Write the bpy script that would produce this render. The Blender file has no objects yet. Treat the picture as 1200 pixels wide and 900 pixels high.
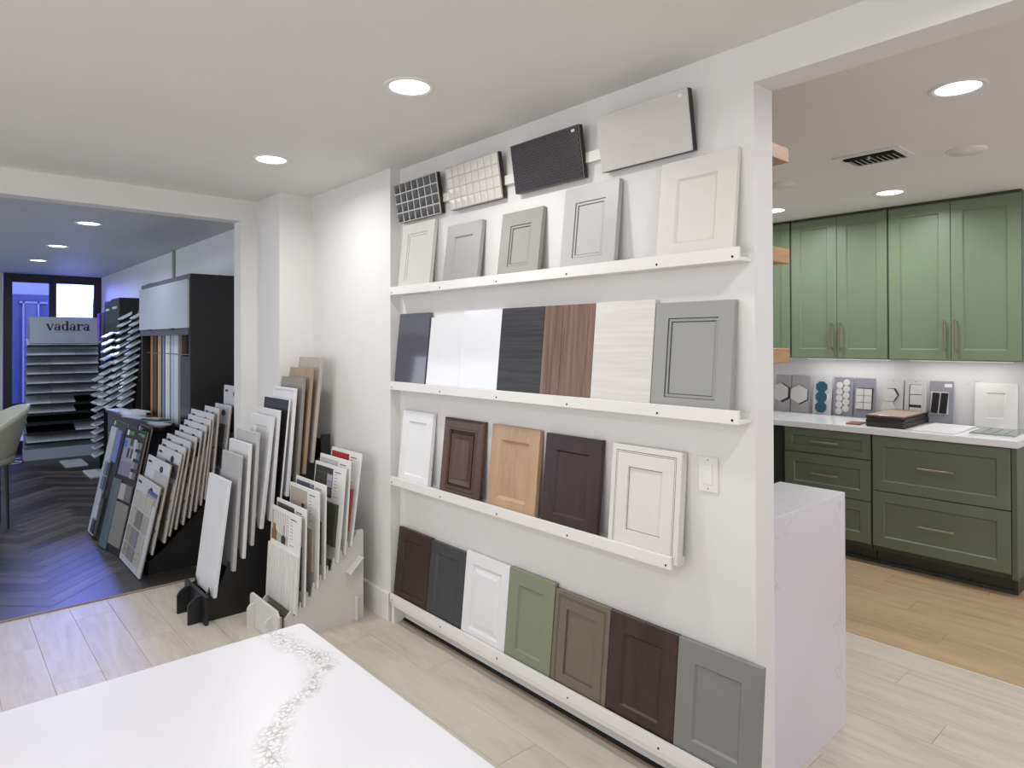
import bpy, bmesh, math, random
from mathutils import Matrix, Vector
random.seed(7)
scene = bpy.context.scene
COL = scene.collection
PI = math.pi

# ------------------------------------------------------------------ camera
cam_d = bpy.data.cameras.new('camera'); cam = bpy.data.objects.new('camera', cam_d); COL.objects.link(cam)
F_PX, YAW, PITCH, ROLL, CY = 772.2026, .725, .0064, .0021, 394.0113
_f = Vector((math.sin(YAW)*math.cos(PITCH), math.cos(YAW)*math.cos(PITCH), math.sin(PITCH)))
_r = Vector((math.cos(YAW), -math.sin(YAW), 0)); _d = _f.cross(_r)
_r2 = math.cos(ROLL)*_r + math.sin(ROLL)*_d; _d2 = -math.sin(ROLL)*_r + math.cos(ROLL)*_d
M = Matrix((( _r2.x, -_d2.x, -_f.x, 0), (_r2.y, -_d2.y, -_f.y, 0), (_r2.z, -_d2.z, -_f.z, 1.5), (0, 0, 0, 1)))
cam.matrix_world = M
cam_d.sensor_fit = 'HORIZONTAL'; cam_d.sensor_width = 36; cam_d.lens = 36*F_PX/1200
cam_d.shift_y = -(450-CY)/1200; cam_d.clip_start = .02; cam_d.clip_end = 100
scene.camera = cam

# ------------------------------------------------------------------ world, light, exposure
world = bpy.data.worlds.new('world'); scene.world = world; world.use_nodes = True
wb = world.node_tree.nodes['Background']; wb.inputs[0].default_value = (.36, .42, 1, 1); wb.inputs[1].default_value = 9.0
vs = scene.view_settings
vs.view_transform = 'Standard'; vs.look = 'None'; vs.exposure = -0.12; vs.gamma = 1; vs.use_curve_mapping = False

def area_light(name, loc, rot, sx, sy, power, color=(1, 1, 1)):
    l = bpy.data.lights.new(name, 'AREA'); l.shape = 'RECTANGLE'; l.size = sx; l.size_y = sy; l.energy = power; l.color = color
    o = bpy.data.objects.new(name, l); COL.objects.link(o); o.location = loc; o.rotation_euler = rot
    return o
# added room fills, then daylight through the glazed side of the far room
area_light('rear_fill_light', (-1.4, -2.7, 1.5), (PI/2, 0, 0), 3.0, 1.9, 30, (.99, .99, 1))  # unseen fill light added behind the camera
area_light('left_fill_light', (-3.0, 1.2, 1.45), (PI/2, 0, -PI/2), 3.6, 1.8, 56, (.99, .99, 1))  # unseen fill added on the left to light the display wall evenly
area_light('kitchen_daylight', (4.2, -2.7, 1.4), (PI/2, 0, 0), 2.2, 1.9, 24, (.84, .85, 1))
area_light('far_room_daylight', (-2.3, 7.6, 1.25), (PI/2, 0, -PI/2), 3.4, 1.7, 52, (.78, .86, 1))
area_light('added_blue_lamp', (1.66, 11.9, 2.34), (PI/2-.33, 0, PI-.10), .3, .35, 15, (.22, .26, 1)).data.spread = math.radians(60)  # blue lamp added outside the window to make the floor's blue patch
LAMP_POWER = 7.5

# ------------------------------------------------------------------ materials
def lin(h):
    if isinstance(h, str):
        v = [int(h[i:i+2], 16)/255 for i in (0, 2, 4)]
    else: v = [c/255 for c in h]
    return tuple(c/12.92 if c <= .04045 else ((c+.055)/1.055)**2.4 for c in v)+(1,)
def base(name):
    m = bpy.data.materials.new(name); m.use_nodes = True; nt = m.node_tree
    return m, nt, nt.nodes['Principled BSDF'], nt.nodes, nt.links
def coords(nt, scale=(1, 1, 1), rnd=True):
    N, L = nt.nodes, nt.links
    tc = N.new('ShaderNodeTexCoord'); mp = N.new('ShaderNodeMapping'); mp.inputs['Scale'].default_value = scale
    L.new(tc.outputs['Object'], mp.inputs['Vector'])
    if rnd:
        oi = N.new('ShaderNodeObjectInfo'); mu = N.new('ShaderNodeVectorMath'); mu.operation = 'SCALE'
        cb = N.new('ShaderNodeCombineXYZ')
        for i in range(3): L.new(oi.outputs['Random'], cb.inputs[i])
        L.new(cb.outputs[0], mu.inputs[0]); mu.inputs['Scale'].default_value = 37.0
        L.new(mu.outputs[0], mp.inputs['Location'])
    return mp.outputs['Vector']
def noise(nt, vec, scale, detail=3, rough=.5, dist=0):
    n = nt.nodes.new('ShaderNodeTexNoise'); n.inputs['Scale'].default_value = scale; n.inputs['Detail'].default_value = detail
    n.inputs['Roughness'].default_value = rough; n.inputs['Distortion'].default_value = dist
    nt.links.new(vec, n.inputs['Vector']); return n.outputs['Fac']
def ramp(nt, fac, stops):
    r = nt.nodes.new('ShaderNodeValToRGB'); nt.links.new(fac, r.inputs['Fac'])
    el = r.color_ramp.elements
    while len(el) < len(stops): el.new(.5)
    for e, (p, c) in zip(el, stops): e.position = p; e.color = c
    return r.outputs['Color']
def mth(nt, op, a, b=None, clamp=False):
    n = nt.nodes.new('ShaderNodeMath'); n.operation = op; n.use_clamp = clamp
    for i, v in enumerate((a, b)):
        if v is None: continue
        if isinstance(v, (int, float)): n.inputs[i].default_value = v
        else: nt.links.new(v, n.inputs[i])
    return n.outputs[0]
def mixc(nt, fac, a, b):
    n = nt.nodes.new('ShaderNodeMix'); n.data_type = 'RGBA'
    for i, v in ((0, fac), (6, a), (7, b)):
        if isinstance(v, (int, float, tuple)): n.inputs[i].default_value = v
        else: nt.links.new(v, n.inputs[i])
    return n.outputs[2]
def bump(nt, bs, h, strength, dist=.002):
    b = nt.nodes.new('ShaderNodeBump'); b.inputs['Strength'].default_value = strength; b.inputs['Distance'].default_value = dist
    nt.links.new(h, b.inputs['Height']); nt.links.new(b.outputs[0], bs.inputs['Normal'])
def sc(c, k): return tuple(min(1, x*k) for x in c[:3])+(1,)
MC = {}
def paint(col, rough=.5, var=.04, bmp=.05, scale=60, spec=.5, metal=0, coat=0):
    key = ('p', str(col), rough, var, bmp, scale, metal, coat)
    if key in MC: return MC[key]
    m, nt, bs, N, L = base('paint_'+(col if isinstance(col, str) else '%d_%d_%d' % col))
    c = lin(col); v = coords(nt); n = noise(nt, v, 6, 4)
    L.new(ramp(nt, n, [(.3, sc(c, 1-var)), (.7, sc(c, 1+var))]), bs.inputs['Base Color'])
    bs.inputs['Roughness'].default_value = rough; bs.inputs['Metallic'].default_value = metal
    bs.inputs['Specular IOR Level'].default_value = spec; bs.inputs['Coat Weight'].default_value = coat
    if bmp: bump(nt, bs, noise(nt, v, scale, 3), bmp)
    MC[key] = m; return m
def wood(c1, c2, axis='z', scale=1.0, stretch=.06, rough=.45, c3=None, bmp=.08, fine=90, contrast=(.35, .65)):
    key = ('w', str(c1), str(c2), axis, scale, stretch, rough, fine)
    if key in MC: return MC[key]
    m, nt, bs, N, L = base('wood_grain_'+str(c1))
    s = [1, 1, 1]; s['xyz'.index(axis)] = stretch
    v = coords(nt, s)
    big = noise(nt, v, 9*scale, 5, .55, 1.2); fin = noise(nt, v, fine*scale, 3, .6, .3)
    col = ramp(nt, big, [(contrast[0], lin(c1)), (contrast[1], lin(c2))])
    f = ramp(nt, fin, [(.35, (0, 0, 0, 1)), (.65, (1, 1, 1, 1))])
    L.new(mixc(nt, mth(nt, 'MULTIPLY', f, .35), col, lin(c3 or c1)), bs.inputs['Base Color'])
    bs.inputs['Roughness'].default_value = rough
    bump(nt, bs, fin, bmp, .001); MC[key] = m; return m
def quartz(name, col, vein, amount=.5, rough=.18, scale=1.3, band=False, rnd=False):
    m, nt, bs, N, L = base(name)
    v = coords(nt, rnd=rnd)
    n1 = noise(nt, v, scale, 7, .6, .6)
    line = mth(nt, 'ABSOLUTE', mth(nt, 'SUBTRACT', n1, .5))
    thin = mth(nt, 'SUBTRACT', 1, mth(nt, 'MULTIPLY', line, 150), True)
    msk = ramp(nt, noise(nt, v, 1.7*scale, 2), [(.5, (0, 0, 0, 1)), (.62, (1, 1, 1, 1))])
    fac = mth(nt, 'MULTIPLY', mth(nt, 'MULTIPLY', thin, msk), amount)
    cloud = ramp(nt, noise(nt, v, 2.2, 4), [(.35, sc(lin(col), .955)), (.65, lin(col))])
    out = mixc(nt, fac, cloud, lin(vein))
    if band:   # one long crackled vein winding across the slab
        sx = N.new('ShaderNodeSeparateXYZ'); L.new(v, sx.inputs[0])
        x, y = sx.outputs[0], sx.outputs[1]
        cv = N.new('ShaderNodeFloatCurve'); cu = cv.mapping.curves[0]
        pts = [(.0, .27), (.5, .30), (.85, .335), (.90, .355), (.95, .378), (.985, .39), (1.02, .43), (1.07, .49), (1.12, .53), (1.17, .54), (1.22, .53), (1.27, .527), (1.34, .505)]
        for i, (yy, xx) in enumerate(pts):
            if i < 2: cu.points[i].location = (yy/1.5 if i == 0 else 1, xx)
            else: cu.points.new(yy/1.5, xx)
        cu.points[1].location = (.5/1.5, .30)
        cv.mapping.update()
        L.new(mth(nt, 'DIVIDE', y, 1.5), cv.inputs['Value'])
        dx = mth(nt, 'ADD', mth(nt, 'SUBTRACT', x, cv.outputs[0]), mth(nt, 'MULTIPLY', mth(nt, 'SUBTRACT', noise(nt, v, 14, 4), .5), .06))
        near = mth(nt, 'SUBTRACT', 1, mth(nt, 'MULTIPLY', mth(nt, 'ABSOLUTE', dx), 30), True)
        vo = N.new('ShaderNodeTexVoronoi'); vo.feature = 'DISTANCE_TO_EDGE'; vo.inputs['Scale'].default_value = 95
        wv = N.new('ShaderNodeTexNoise'); wv.inputs['Scale'].default_value = 22; wv.inputs['Detail'].default_value = 4; L.new(v, wv.inputs['Vector'])
        sm = N.new('ShaderNodeVectorMath'); sm.operation = 'SCALE'; L.new(wv.outputs['Color'], sm.inputs[0]); sm.inputs['Scale'].default_value = .05
        ad = N.new('ShaderNodeVectorMath'); L.new(v, ad.inputs[0]); L.new(sm.outputs[0], ad.inputs[1]); L.new(ad.outputs[0], vo.inputs['Vector'])
        crack = mth(nt, 'SUBTRACT', 1, mth(nt, 'MULTIPLY', vo.outputs['Distance'], 4), True)
        grit = ramp(nt, noise(nt, v, 60, 5, .7), [(.36, (0, 0, 0, 1)), (.55, (1, 1, 1, 1))])
        bf = mth(nt, 'MULTIPLY', mth(nt, 'MULTIPLY', near, mth(nt, 'MULTIPLY', crack, grit)), 1.0, True)
        out = mixc(nt, bf, out, lin('8d8978'))
    L.new(out, bs.inputs['Base Color']); bs.inputs['Roughness'].default_value = rough
    return m
def emit(name, col, s):
    m, nt, bs, N, L = base(name); bs.inputs['Base Color'].default_value = (.8, .8, .8, 1)
    bs.inputs['Emission Color'].default_value = lin(col); bs.inputs['Emission Strength'].default_value = s; return m

WALL = paint('e1e0df', .62, .01, .06, 120)
CEIL = paint('e6e5e3', .75, .01, .05, 160)
TRIM = paint('e6e4e1', .4, .02, .05, 40)
LEDGE = paint('e9e7e4', .35, .01, .04, 40)
BLACK = paint('1a1a1b', .5, .05, .05, 80)
DGREY = paint('2b2a2c', .35, .03, .03, 80)
WHITEP = paint('e8e7e5', .35, .01, .02, 60)
WHITEG = paint('e6e6ea', .12, .01, 0, coat=.15)
CARD = paint('e2e2e4', .5, .01, .02, 60)
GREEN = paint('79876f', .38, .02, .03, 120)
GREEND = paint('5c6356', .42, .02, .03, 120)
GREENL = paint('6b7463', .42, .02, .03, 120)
NICKEL = paint('b5a798', .3, .03, 0, metal=.9)
GAP = paint('121211', .8, .02, 0)
INK = paint('48484c', .6, .02, 0)
EDGE = paint('9c8878', .7, .05, .05)
QZ = quartz('quartz_island', 'e3e3e9', 'b0b0b2', .12, .32, 1.3, band=True)
QZW = quartz('quartz_waterfall', 'd8d6de', 'a9a8ac', .45, .2, 2.1)
QZC = quartz('quartz_counter', 'ececf0', 'b9b8ba', .2, .12, 1.6)
QZB = quartz('quartz_backsplash', 'dededf', 'a2a2a6', .5, .2, 1.9)
SLABM = [quartz('sample_slab_'+n, c, v, a, .15, 3.0, rnd=True) for n, c, v, a in
         (('white', 'e0e3ea', '70747c', .9), ('grey', 'c6cbd5', '5d6068', .9), ('pale', 'e6e8ee', '8d8f98', .7), ('black', '141517', '50525a', .5), ('marble', 'dfe2ea', '2e2f34', 1.0))]

# ------------------------------------------------------------------ mesh helpers
def link(o, parent=None):
    COL.objects.link(o)
    if parent is not None: o.parent = parent
    return o
def mesh(name, verts, faces, mat=None, parent=None, smooth=False):
    me = bpy.data.meshes.new(name); me.from_pydata([tuple(v) for v in verts], [], faces); me.update()
    if mat: me.materials.append(mat)
    if smooth:
        for p in me.polygons: p.use_smooth = True
    return link(bpy.data.objects.new(name, me), parent)
class MB:
    def __init__(s): s.v = []; s.f = []
    def box(s, lo, hi):
        n = len(s.v); x0, y0, z0 = lo; x1, y1, z1 = hi
        if x0 > x1: x0, x1 = x1, x0
        if y0 > y1: y0, y1 = y1, y0
        if z0 > z1: z0, z1 = z1, z0
        s.v += [(x0, y0, z0), (x1, y0, z0), (x1, y1, z0), (x0, y1, z0), (x0, y0, z1), (x1, y0, z1), (x1, y1, z1), (x0, y1, z1)]
        s.f += [tuple(n+i for i in q) for q in ((0, 3, 2, 1), (4, 5, 6, 7), (0, 1, 5, 4), (1, 2, 6, 5), (2, 3, 7, 6), (3, 0, 4, 7))]
        return s
    def hexa(s, p):      # 8 points, bottom 4 then top 4
        n = len(s.v); s.v += [tuple(q) for q in p]
        s.f += [tuple(n+i for i in q) for q in ((0, 3, 2, 1), (4, 5, 6, 7), (0, 1, 5, 4), (1, 2, 6, 5), (2, 3, 7, 6), (3, 0, 4, 7))]
        return s
    def prism(s, poly, axis, a, b):    # 2D polygon extruded along axis
        n = len(s.v); k = len(poly)
        def P(p, t):
            return (t, p[0], p[1]) if axis == 'x' else (p[0], t, p[1]) if axis == 'y' else (p[0], p[1], t)
        s.v += [P(p, a) for p in poly]+[P(p, b) for p in poly]
        s.f += [tuple(n+i for i in range(k)), tuple(n+k+i for i in reversed(range(k)))]
        s.f += [(n+i, n+k+i, n+k+(i+1) % k, n+(i+1) % k) for i in range(k)]
        return s
    def tube(s, p, q, r, seg=10, r2=None):
        p, q = Vector(p), Vector(q); d = (q-p).normalized(); a = d.orthogonal().normalized(); b = d.cross(a); n = len(s.v); r2 = r if r2 is None else r2
        for c, rr in ((p, r), (q, r2)):
            for i in range(seg):
                t = 2*PI*i/seg; s.v.append(tuple(c+(a*math.cos(t)+b*math.sin(t))*rr))
        s.f += [tuple(n+i for i in range(seg)), tuple(n+seg+i for i in reversed(range(seg)))]
        s.f += [(n+i, n+seg+i, n+seg+(i+1) % seg, n+(i+1) % seg) for i in range(seg)]
        return s
    def build(s, name, mat, parent=None, bev=0, seg=1, smooth=False):
        o = mesh(name, s.v, s.f, mat, parent)
        bm = bmesh.new(); bm.from_mesh(o.data); bmesh.ops.recalc_face_normals(bm, faces=bm.faces)
        if bev: bmesh.ops.bevel(bm, geom=list(bm.edges), offset=bev, segments=seg, affect='EDGES', clamp_overlap=True)
        bm.to_mesh(o.data); bm.free()
        if smooth:
            for p in o.data.polygons: p.use_smooth = True
        return o
def box(name, lo, hi, mat, parent=None, bev=0): return MB().box(lo, hi).build(name, mat, parent, bev)
def tag(o, label=None, cat=None, group=None, kind=None):
    if label: o['label'] = label
    if cat: o['category'] = cat
    if group: o['group'] = group
    if kind: o['kind'] = kind
    return o
def thing(name, label, cat, m=None, group=None):
    o = bpy.data.objects.new(name, None); COL.objects.link(o); o.empty_display_size = .05
    if m is not None: o.matrix_world = m
    return tag(o, label, cat, group)
def struct(o): o['kind'] = 'structure'; return o
def face_left(y_left, x_front, z, tilt=0, yaw=0):
    """local x runs to the right (world -Y), local y is depth (world +X), local z up, leaning back by tilt"""
    c, s = math.cos(tilt), math.sin(tilt)
    R = Matrix(((0, c, s), (-1, 0, 0), (0, -s, c)))
    R = Matrix.Rotation(yaw, 3, 'Z') @ R
    return Matrix.Translation((x_front, y_left, z)) @ R.to_4x4()
def ring(name, w, h, prof, mat, parent, cap=False, ox=0, oz=0):
    """mitred rectangular loops: prof = [(inset, depth)]"""
    v, f = [], []
    for i, y in prof: v += [(ox+i, y, oz+i), (ox+w-i, y, oz+i), (ox+w-i, y, oz+h-i), (ox+i, y, oz+h-i)]
    for k in range(len(prof)-1):
        for j in range(4): a, b = 4*k+j, 4*k+(j+1) % 4; f.append((a, b, b+4, a+4))
    if cap: n = 4*(len(prof)-1); f.append((n, n+1, n+2, n+3))
    o = mesh(name, v, f, mat, parent)
    return o
def back(name, w, h, y, mat, parent, ox=0, oz=0):
    return mesh(name, [(ox, y, oz), (ox+w, y, oz), (ox+w, y, oz+h), (ox, y, oz+h)], [(3, 2, 1, 0)], mat, parent)

def door_front(parent, w, h, mat, style='shaker', f=.057, t=.02, line=None, fname='frame', pname='center_panel', ox=0, oz=0, rec=.008, pmat=None, fb=None):
    pmat = pmat or mat; e = .0015
    if style == 'slab':
        o = MB().box((ox, 0, oz), (ox+w, t, oz+h)).build(fname, mat, parent, .001); return o, None
    outer = [(f+.006, t), (0, t), (0, e), (e, 0)]
    if style == 'inset':      # door set in a face frame with a dark reveal
        g = .02
        fr = ring('face_frame', w, h, [(g+.004, t), (0, t), (0, e), (e, 0), (g, 0), (g, .004)], mat, parent, ox=ox, oz=oz)
        ring('reveal_line', w, h, [(g, .0012), (g+.0022, .0012)], line or GAP, parent, ox=ox, oz=oz)
        ring(fname, w, h, [(g+.0022, .004), (g+.0022, 0), (g+.006, 0), (g+.0062, .001), (g+.0075, .001), (g+.0077, 0), (f+.015, 0), (f+.017, rec)], mat, parent, ox=ox, oz=oz)
        if line: ring('glaze_line', w, h, [(g+.0062, .0006), (g+.0076, .0006)], line, parent, ox=ox, oz=oz)
        ring(pname, w, h, [(f+.017, rec), (f+.018, rec)], pmat, parent, True, ox, oz)
        if line: ring('glaze_line', w, h, [(f+.017, rec-.0004), (f+.0185, rec-.0004)], line, parent, ox=ox, oz=oz)
        return fr, None
    if style == 'shaker':
        fr = ring(fname, w, h, outer+[(f, 0), (f+.001, .001), (f+.007, rec)], mat, parent, ox=ox, oz=oz)
        pn = ring(pname, w, h, [(f+.007, rec), (f+.008, rec)], pmat, parent, True, ox, oz)
    elif style == 'step':
        fr = ring(fname, w, h, outer+[(f, 0), (f+.001, .004), (f+.011, .004), (f+.012, rec)], mat, parent, ox=ox, oz=oz)
        pn = ring(pname, w, h, [(f+.012, rec), (f+.013, rec)], pmat, parent, True, ox, oz)
        if line:
            ring('glaze_line', w, h, [(f-.0004, -.0003), (f+.0022, .0036)], line, parent, ox=ox, oz=oz)
            ring('glaze_line', w, h, [(f+.0105, .0036), (f+.0135, rec-.0005)], line, parent, ox=ox, oz=oz)
    elif style == 'slope':
        fr = ring(fname, w, h, outer+[(f, 0), (f+.012, rec)], mat, parent, ox=ox, oz=oz)
        pn = ring(pname, w, h, [(f+.012, rec), (f+.014, rec)], pmat, parent, True, ox, oz)
    elif style == 'raised':
        fr = ring(fname, w, h, outer+[(f-.006, 0), (f, .004), (f+.002, rec)], mat, parent, ox=ox, oz=oz)
        pn = ring(pname, w, h, [(f+.002, rec), (f+.008, rec), (f+.030, .002), (f+.032, .0015)], pmat, parent, True, ox, oz)
        if line: ring('glaze_line', w, h, [(f+.001, rec-.0005), (f+.006, rec-.0005)], line, parent, ox=ox, oz=oz)
    elif style == 'ogee':    # dark traditional door: moulded outer edge and heavy raised field
        outer = [(f+.006, t), (0, t), (0, .006), (.007, .004), (.012, 0)]
        fr = ring(fname, w, h, outer+[(f-.006, 0), (f-.002, -.004), (f+.004, -.004), (f+.010, .003), (f+.012, rec)], mat, parent, ox=ox, oz=oz)
        pn = ring(pname, w, h, [(f+.012, rec), (f+.018, rec), (f+.022, .001), (f+.045, .004), (f+.048, .0005)], pmat, parent, True, ox, oz)
        if line:
            ring('glaze_line', w, h, [(f+.012, rec-.0008), (f+.018, rec-.0008)], line, parent, ox=ox, oz=oz)
    back('back_face', w, h, t-.0005, mat, parent, ox, oz) if fname == 'frame' else None
    return fr, pn
def bar_handle(parent, p, q, out=.03, r=.005, mat=NICKEL):
    """square bar pull between p and q on the face y=0 (local)"""
    p, q = Vector(p), Vector(q); d = (q-p).normalized(); o = Vector((0, -out, 0))
    m = MB(); side = d.cross(Vector((0, 1, 0))).normalized()*r; dep = Vector((0, r, 0))
    def bar(a, b, s1, s2):
        m.hexa([a-s1-s2, a+s1-s2, a+s1+s2, a-s1+s2, b-s1-s2, b+s1-s2, b+s1+s2, b-s1+s2])
    bar(p+o, q+o, side, dep)
    for k in (.06, .94):
        c = p.lerp(q, k); bar(c, c+o, side*.9, d*r*.9)
    return m.build('handle', mat, parent, .0008)

# ------------------------------------------------------------------ setting
XW = 1.92; CH = 2.43
def wall(name, lo, hi, mat=WALL): return struct(box(name, lo, hi, mat))
wall('wall_right', (XW, 1.031, 0), (2.037, 3.085, CH+.1))
wall('wall_right_deep', (1.86, 3.085, 0), (2.037, 4.05, CH+.1))
wall('wall_corner_column', (1.645, 4.05, 0), (2.037, 4.43, CH+.1))
wall('wall_right_header', (XW, -3.0, 2.302), (2.037, 1.031, CH+.1))
wall('wall_end_jamb', (1.54, 4.43, 0), (2.2, 4.555, CH+.1))
wall('wall_end_header', (-3.2, 4.43, 2.291), (1.54, 4.555, CH+.1))
wall('wall_end_left', (-3.2, 4.43, 0), (-1.6, 4.555, 2.291))
wall('wall_far_room_right', (1.885, 4.555, 0), (2.0, 11.4, CH+.1))
wall('wall_left', (-3.3, -3.0, 0), (-3.2, 4.555, CH+.1))
wall('wall_far_room_left', (-2.5, 4.555, 0), (-2.4, 11.4, CH+.1))
wall('wall_far_end_left', (-2.4, 11.2, 0), (.75, 11.4, CH+.1))
wall('wall_kitchen_back', (5.33, -3.0, 0), (5.45, 3.4, CH+.1))
wall('wall_kitchen_far', (2.037, 3.3, 0), (5.33, 3.4, CH+.1))
wall('wall_front', (-3.2, -3.0, 0), (5.33, -2.9, CH+.1))
struct(box('ceiling', (-3.3, -3.0, CH), (1.98, 4.49, CH+.12), CEIL))
struct(box('ceiling', (1.98, -3.0, 2.425), (5.45, 3.4, CH+.12), CEIL))
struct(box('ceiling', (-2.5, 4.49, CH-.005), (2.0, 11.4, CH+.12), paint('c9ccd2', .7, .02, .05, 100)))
# baseboard
struct(MB().prism([(1.86, 0), (1.846, 0), (1.846, .142), (1.851, .15), (1.86, .15)], 'y', 3.085, 4.05).build('baseboard_right', TRIM))
struct(MB().prism([(4.05, 0), (4.036, 0), (4.036, .142), (4.041, .15), (4.05, .15)], 'x', 1.645, 1.846).build('baseboard_column', TRIM))
struct(MB().prism([(1.645, 0), (1.631, 0), (1.631, .142), (1.636, .15), (1.645, .15)], 'y', 4.05, 4.43).build('baseboard_column_side', TRIM))
# gap along the foot of the display wall
struct(box('trim_1', (1.908, 1.035, 0), (1.92, 3.085, .014), GAP))
struct(box('floor_shade_strip', (1.894, 1.035, .0), (1.908, 3.085, .004), EDGE))  # brown strip with the floor's shade under the ledge painted in
struct(box('trim_3', (1.2, 4.44, 0), (1.54, 4.46, .006), EDGE)); struct(box('trim_3', (-1.6, 4.44, 0), (1.2, 4.46, .006), EDGE))
# floors: planks with their own edges
LIGHTOAK = wood('cfc7bb', 'b9ac9b', 'y', 1.0, .12, .42, 'dad3c9', .05, 70, (.36, .74))
PALEOAK = wood('c9c8c4', 'bab6af', 'y', 1.0, .12, .4, 'd6d6d4', .05, 70, (.32, .7))
OAK = wood('c0a686', 'a68c6c', 'y', 1.0, .10, .4, 'd0b48e', .05, 70, (.32, .7))
def plank_mesh(w, l, mat):
    m = MB(); m.box((0, 0, -.006), (w, l, 0)); o = m.build('plank', mat, None, .0008); me = o.data
    bpy.data.objects.remove(o); return me
def plank_floor(name, x0, x1, y0, y1, w, l, mat, off, seam=GAP, gap=.0012):
    fl = struct(box(name, (x0, y0, -.05), (x1, y1, -.0065), seam))
    nx = int(math.ceil((x1-x0)/w)); cache = {}
    for i in range(nx):
        a = x0+i*w; ww = min(w, x1-a)-gap
        if ww < .01: continue
        y = y0-((off*(i*7 % 5)/5) % l)
        while y < y1:
            s, e = max(y, y0), min(y+l, y1)
            if e-s > .02:
                k = (round(ww, 4), round(e-s, 3))
                if k not in cache: cache[k] = plank_mesh(ww, e-s-gap, mat)
                o = bpy.data.objects.new('plank', cache[k]); o.location = (a, s, 0); link(o, fl)
            y += l
    return fl
FW = .183
plank_floor('floor', -.502-FW*6, -.502+FW*22-.0, -.9, 4.44, FW, 1.22, LIGHTOAK, 1.22, paint('8d8579', .8))
struct(box('floor', (-3.2, -3.0, -.06), (-1.6, 4.44, 0), LIGHTOAK)); struct(box('floor', (-1.6, -3.0, -.06), (5.33, -.9, -.001), LIGHTOAK))
plank_floor('floor', 3.527, 5.33, -.9, 3.3, FW, 1.22, OAK, 1.22, paint('86694b', .8))
struct(box('trim_4', (3.522, -.9, -.006), (3.530, 3.3, .0008), paint('d9d5cc', .5)))
HERR = [wood(a, b, 'x', 1.2, .08, .42, c, .02, 80, (.42, .58)) for a, b, c in (('463f3c', '2b2624', '5c544f'), ('5a524d', '3b3532', '756b64'), ('2e2927', '1f1b1a', '403a38'))]
def herringbone(x0, x1, y0, y1, w=.11, n=5):
    fl = struct(box('floor', (-2.4, y0-.02, -.05), (1.885, 11.2, -.0065), paint('171514', .7)))
    L = w*n; c = math.sqrt(.5); meshes = {}
    def piece_mesh(mi):
        if mi not in meshes:
            m = MB(); m.box((0, 0, -.006), (L-.0015, w-.0015, 0)); o = m.build('plank', HERR[mi], None, .0006); meshes[mi] = o.data; bpy.data.objects.remove(o)
        return meshes[mi]
    cnt = 0
    rng = random.Random(3)
    for i in range(-90, 91):
        for j in range(-24, 25):
            # horizontal piece origin and vertical piece origin of the classic herringbone lattice (before turning 45 deg)
            for kind in (0, 1):
                u = i*w+j*2*0; 
                ox, oy = (i*w+j*L, i*w-j*L)
                if kind == 0: u0, v0, ang = ox, oy, 0
                else: u0, v0, ang = ox+L, oy+w-L, PI/2
                cu, cv = (u0+L/2, v0+w/2) if kind == 0 else (u0+w/2, v0+L/2)
                if kind == 1: u0 += w  # rotating by 90 deg about the corner sends width to -x
                a = math.radians(45)
                X = (cu*math.cos(a)-cv*math.sin(a)); Y = (cu*math.sin(a)+cv*math.cos(a))
                X += .6; Y += 6
                if not (x0 < X < x1 and y0-.0 < Y < y1): continue
                px = u0*math.cos(a)-v0*math.sin(a)+.6; py = u0*math.sin(a)+v0*math.cos(a)+6
                # keep inside the room
                dx, dy = math.cos(a+ang), math.sin(a+ang); wx, wy = -dy, dx
                cs = [(px+dx*L*s+wx*w*t, py+dy*L*s+wy*w*t) for s in (0, 1) for t in (0, 1)]
                if min(q[1] for q in cs) < y0-.0 or max(q[0] for q in cs) > 1.885: continue
                o = bpy.data.objects.new('plank', piece_mesh(rng.randrange(3))); o.location = (px, py, 0); o.rotation_euler = (0, 0, a+ang); link(o, fl); cnt += 1
    print('herringbone pieces', cnt)
    return fl
HB = herringbone(-.35, 1.885, 4.46, 9.6)
struct(box('floor', (-2.4, 4.44, -.03), (1.885, 11.2, -.0015), wood('3a3533', '2b2725', 'x', 1.2, .08, .40, '4a4441', .02, 80)))

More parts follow.
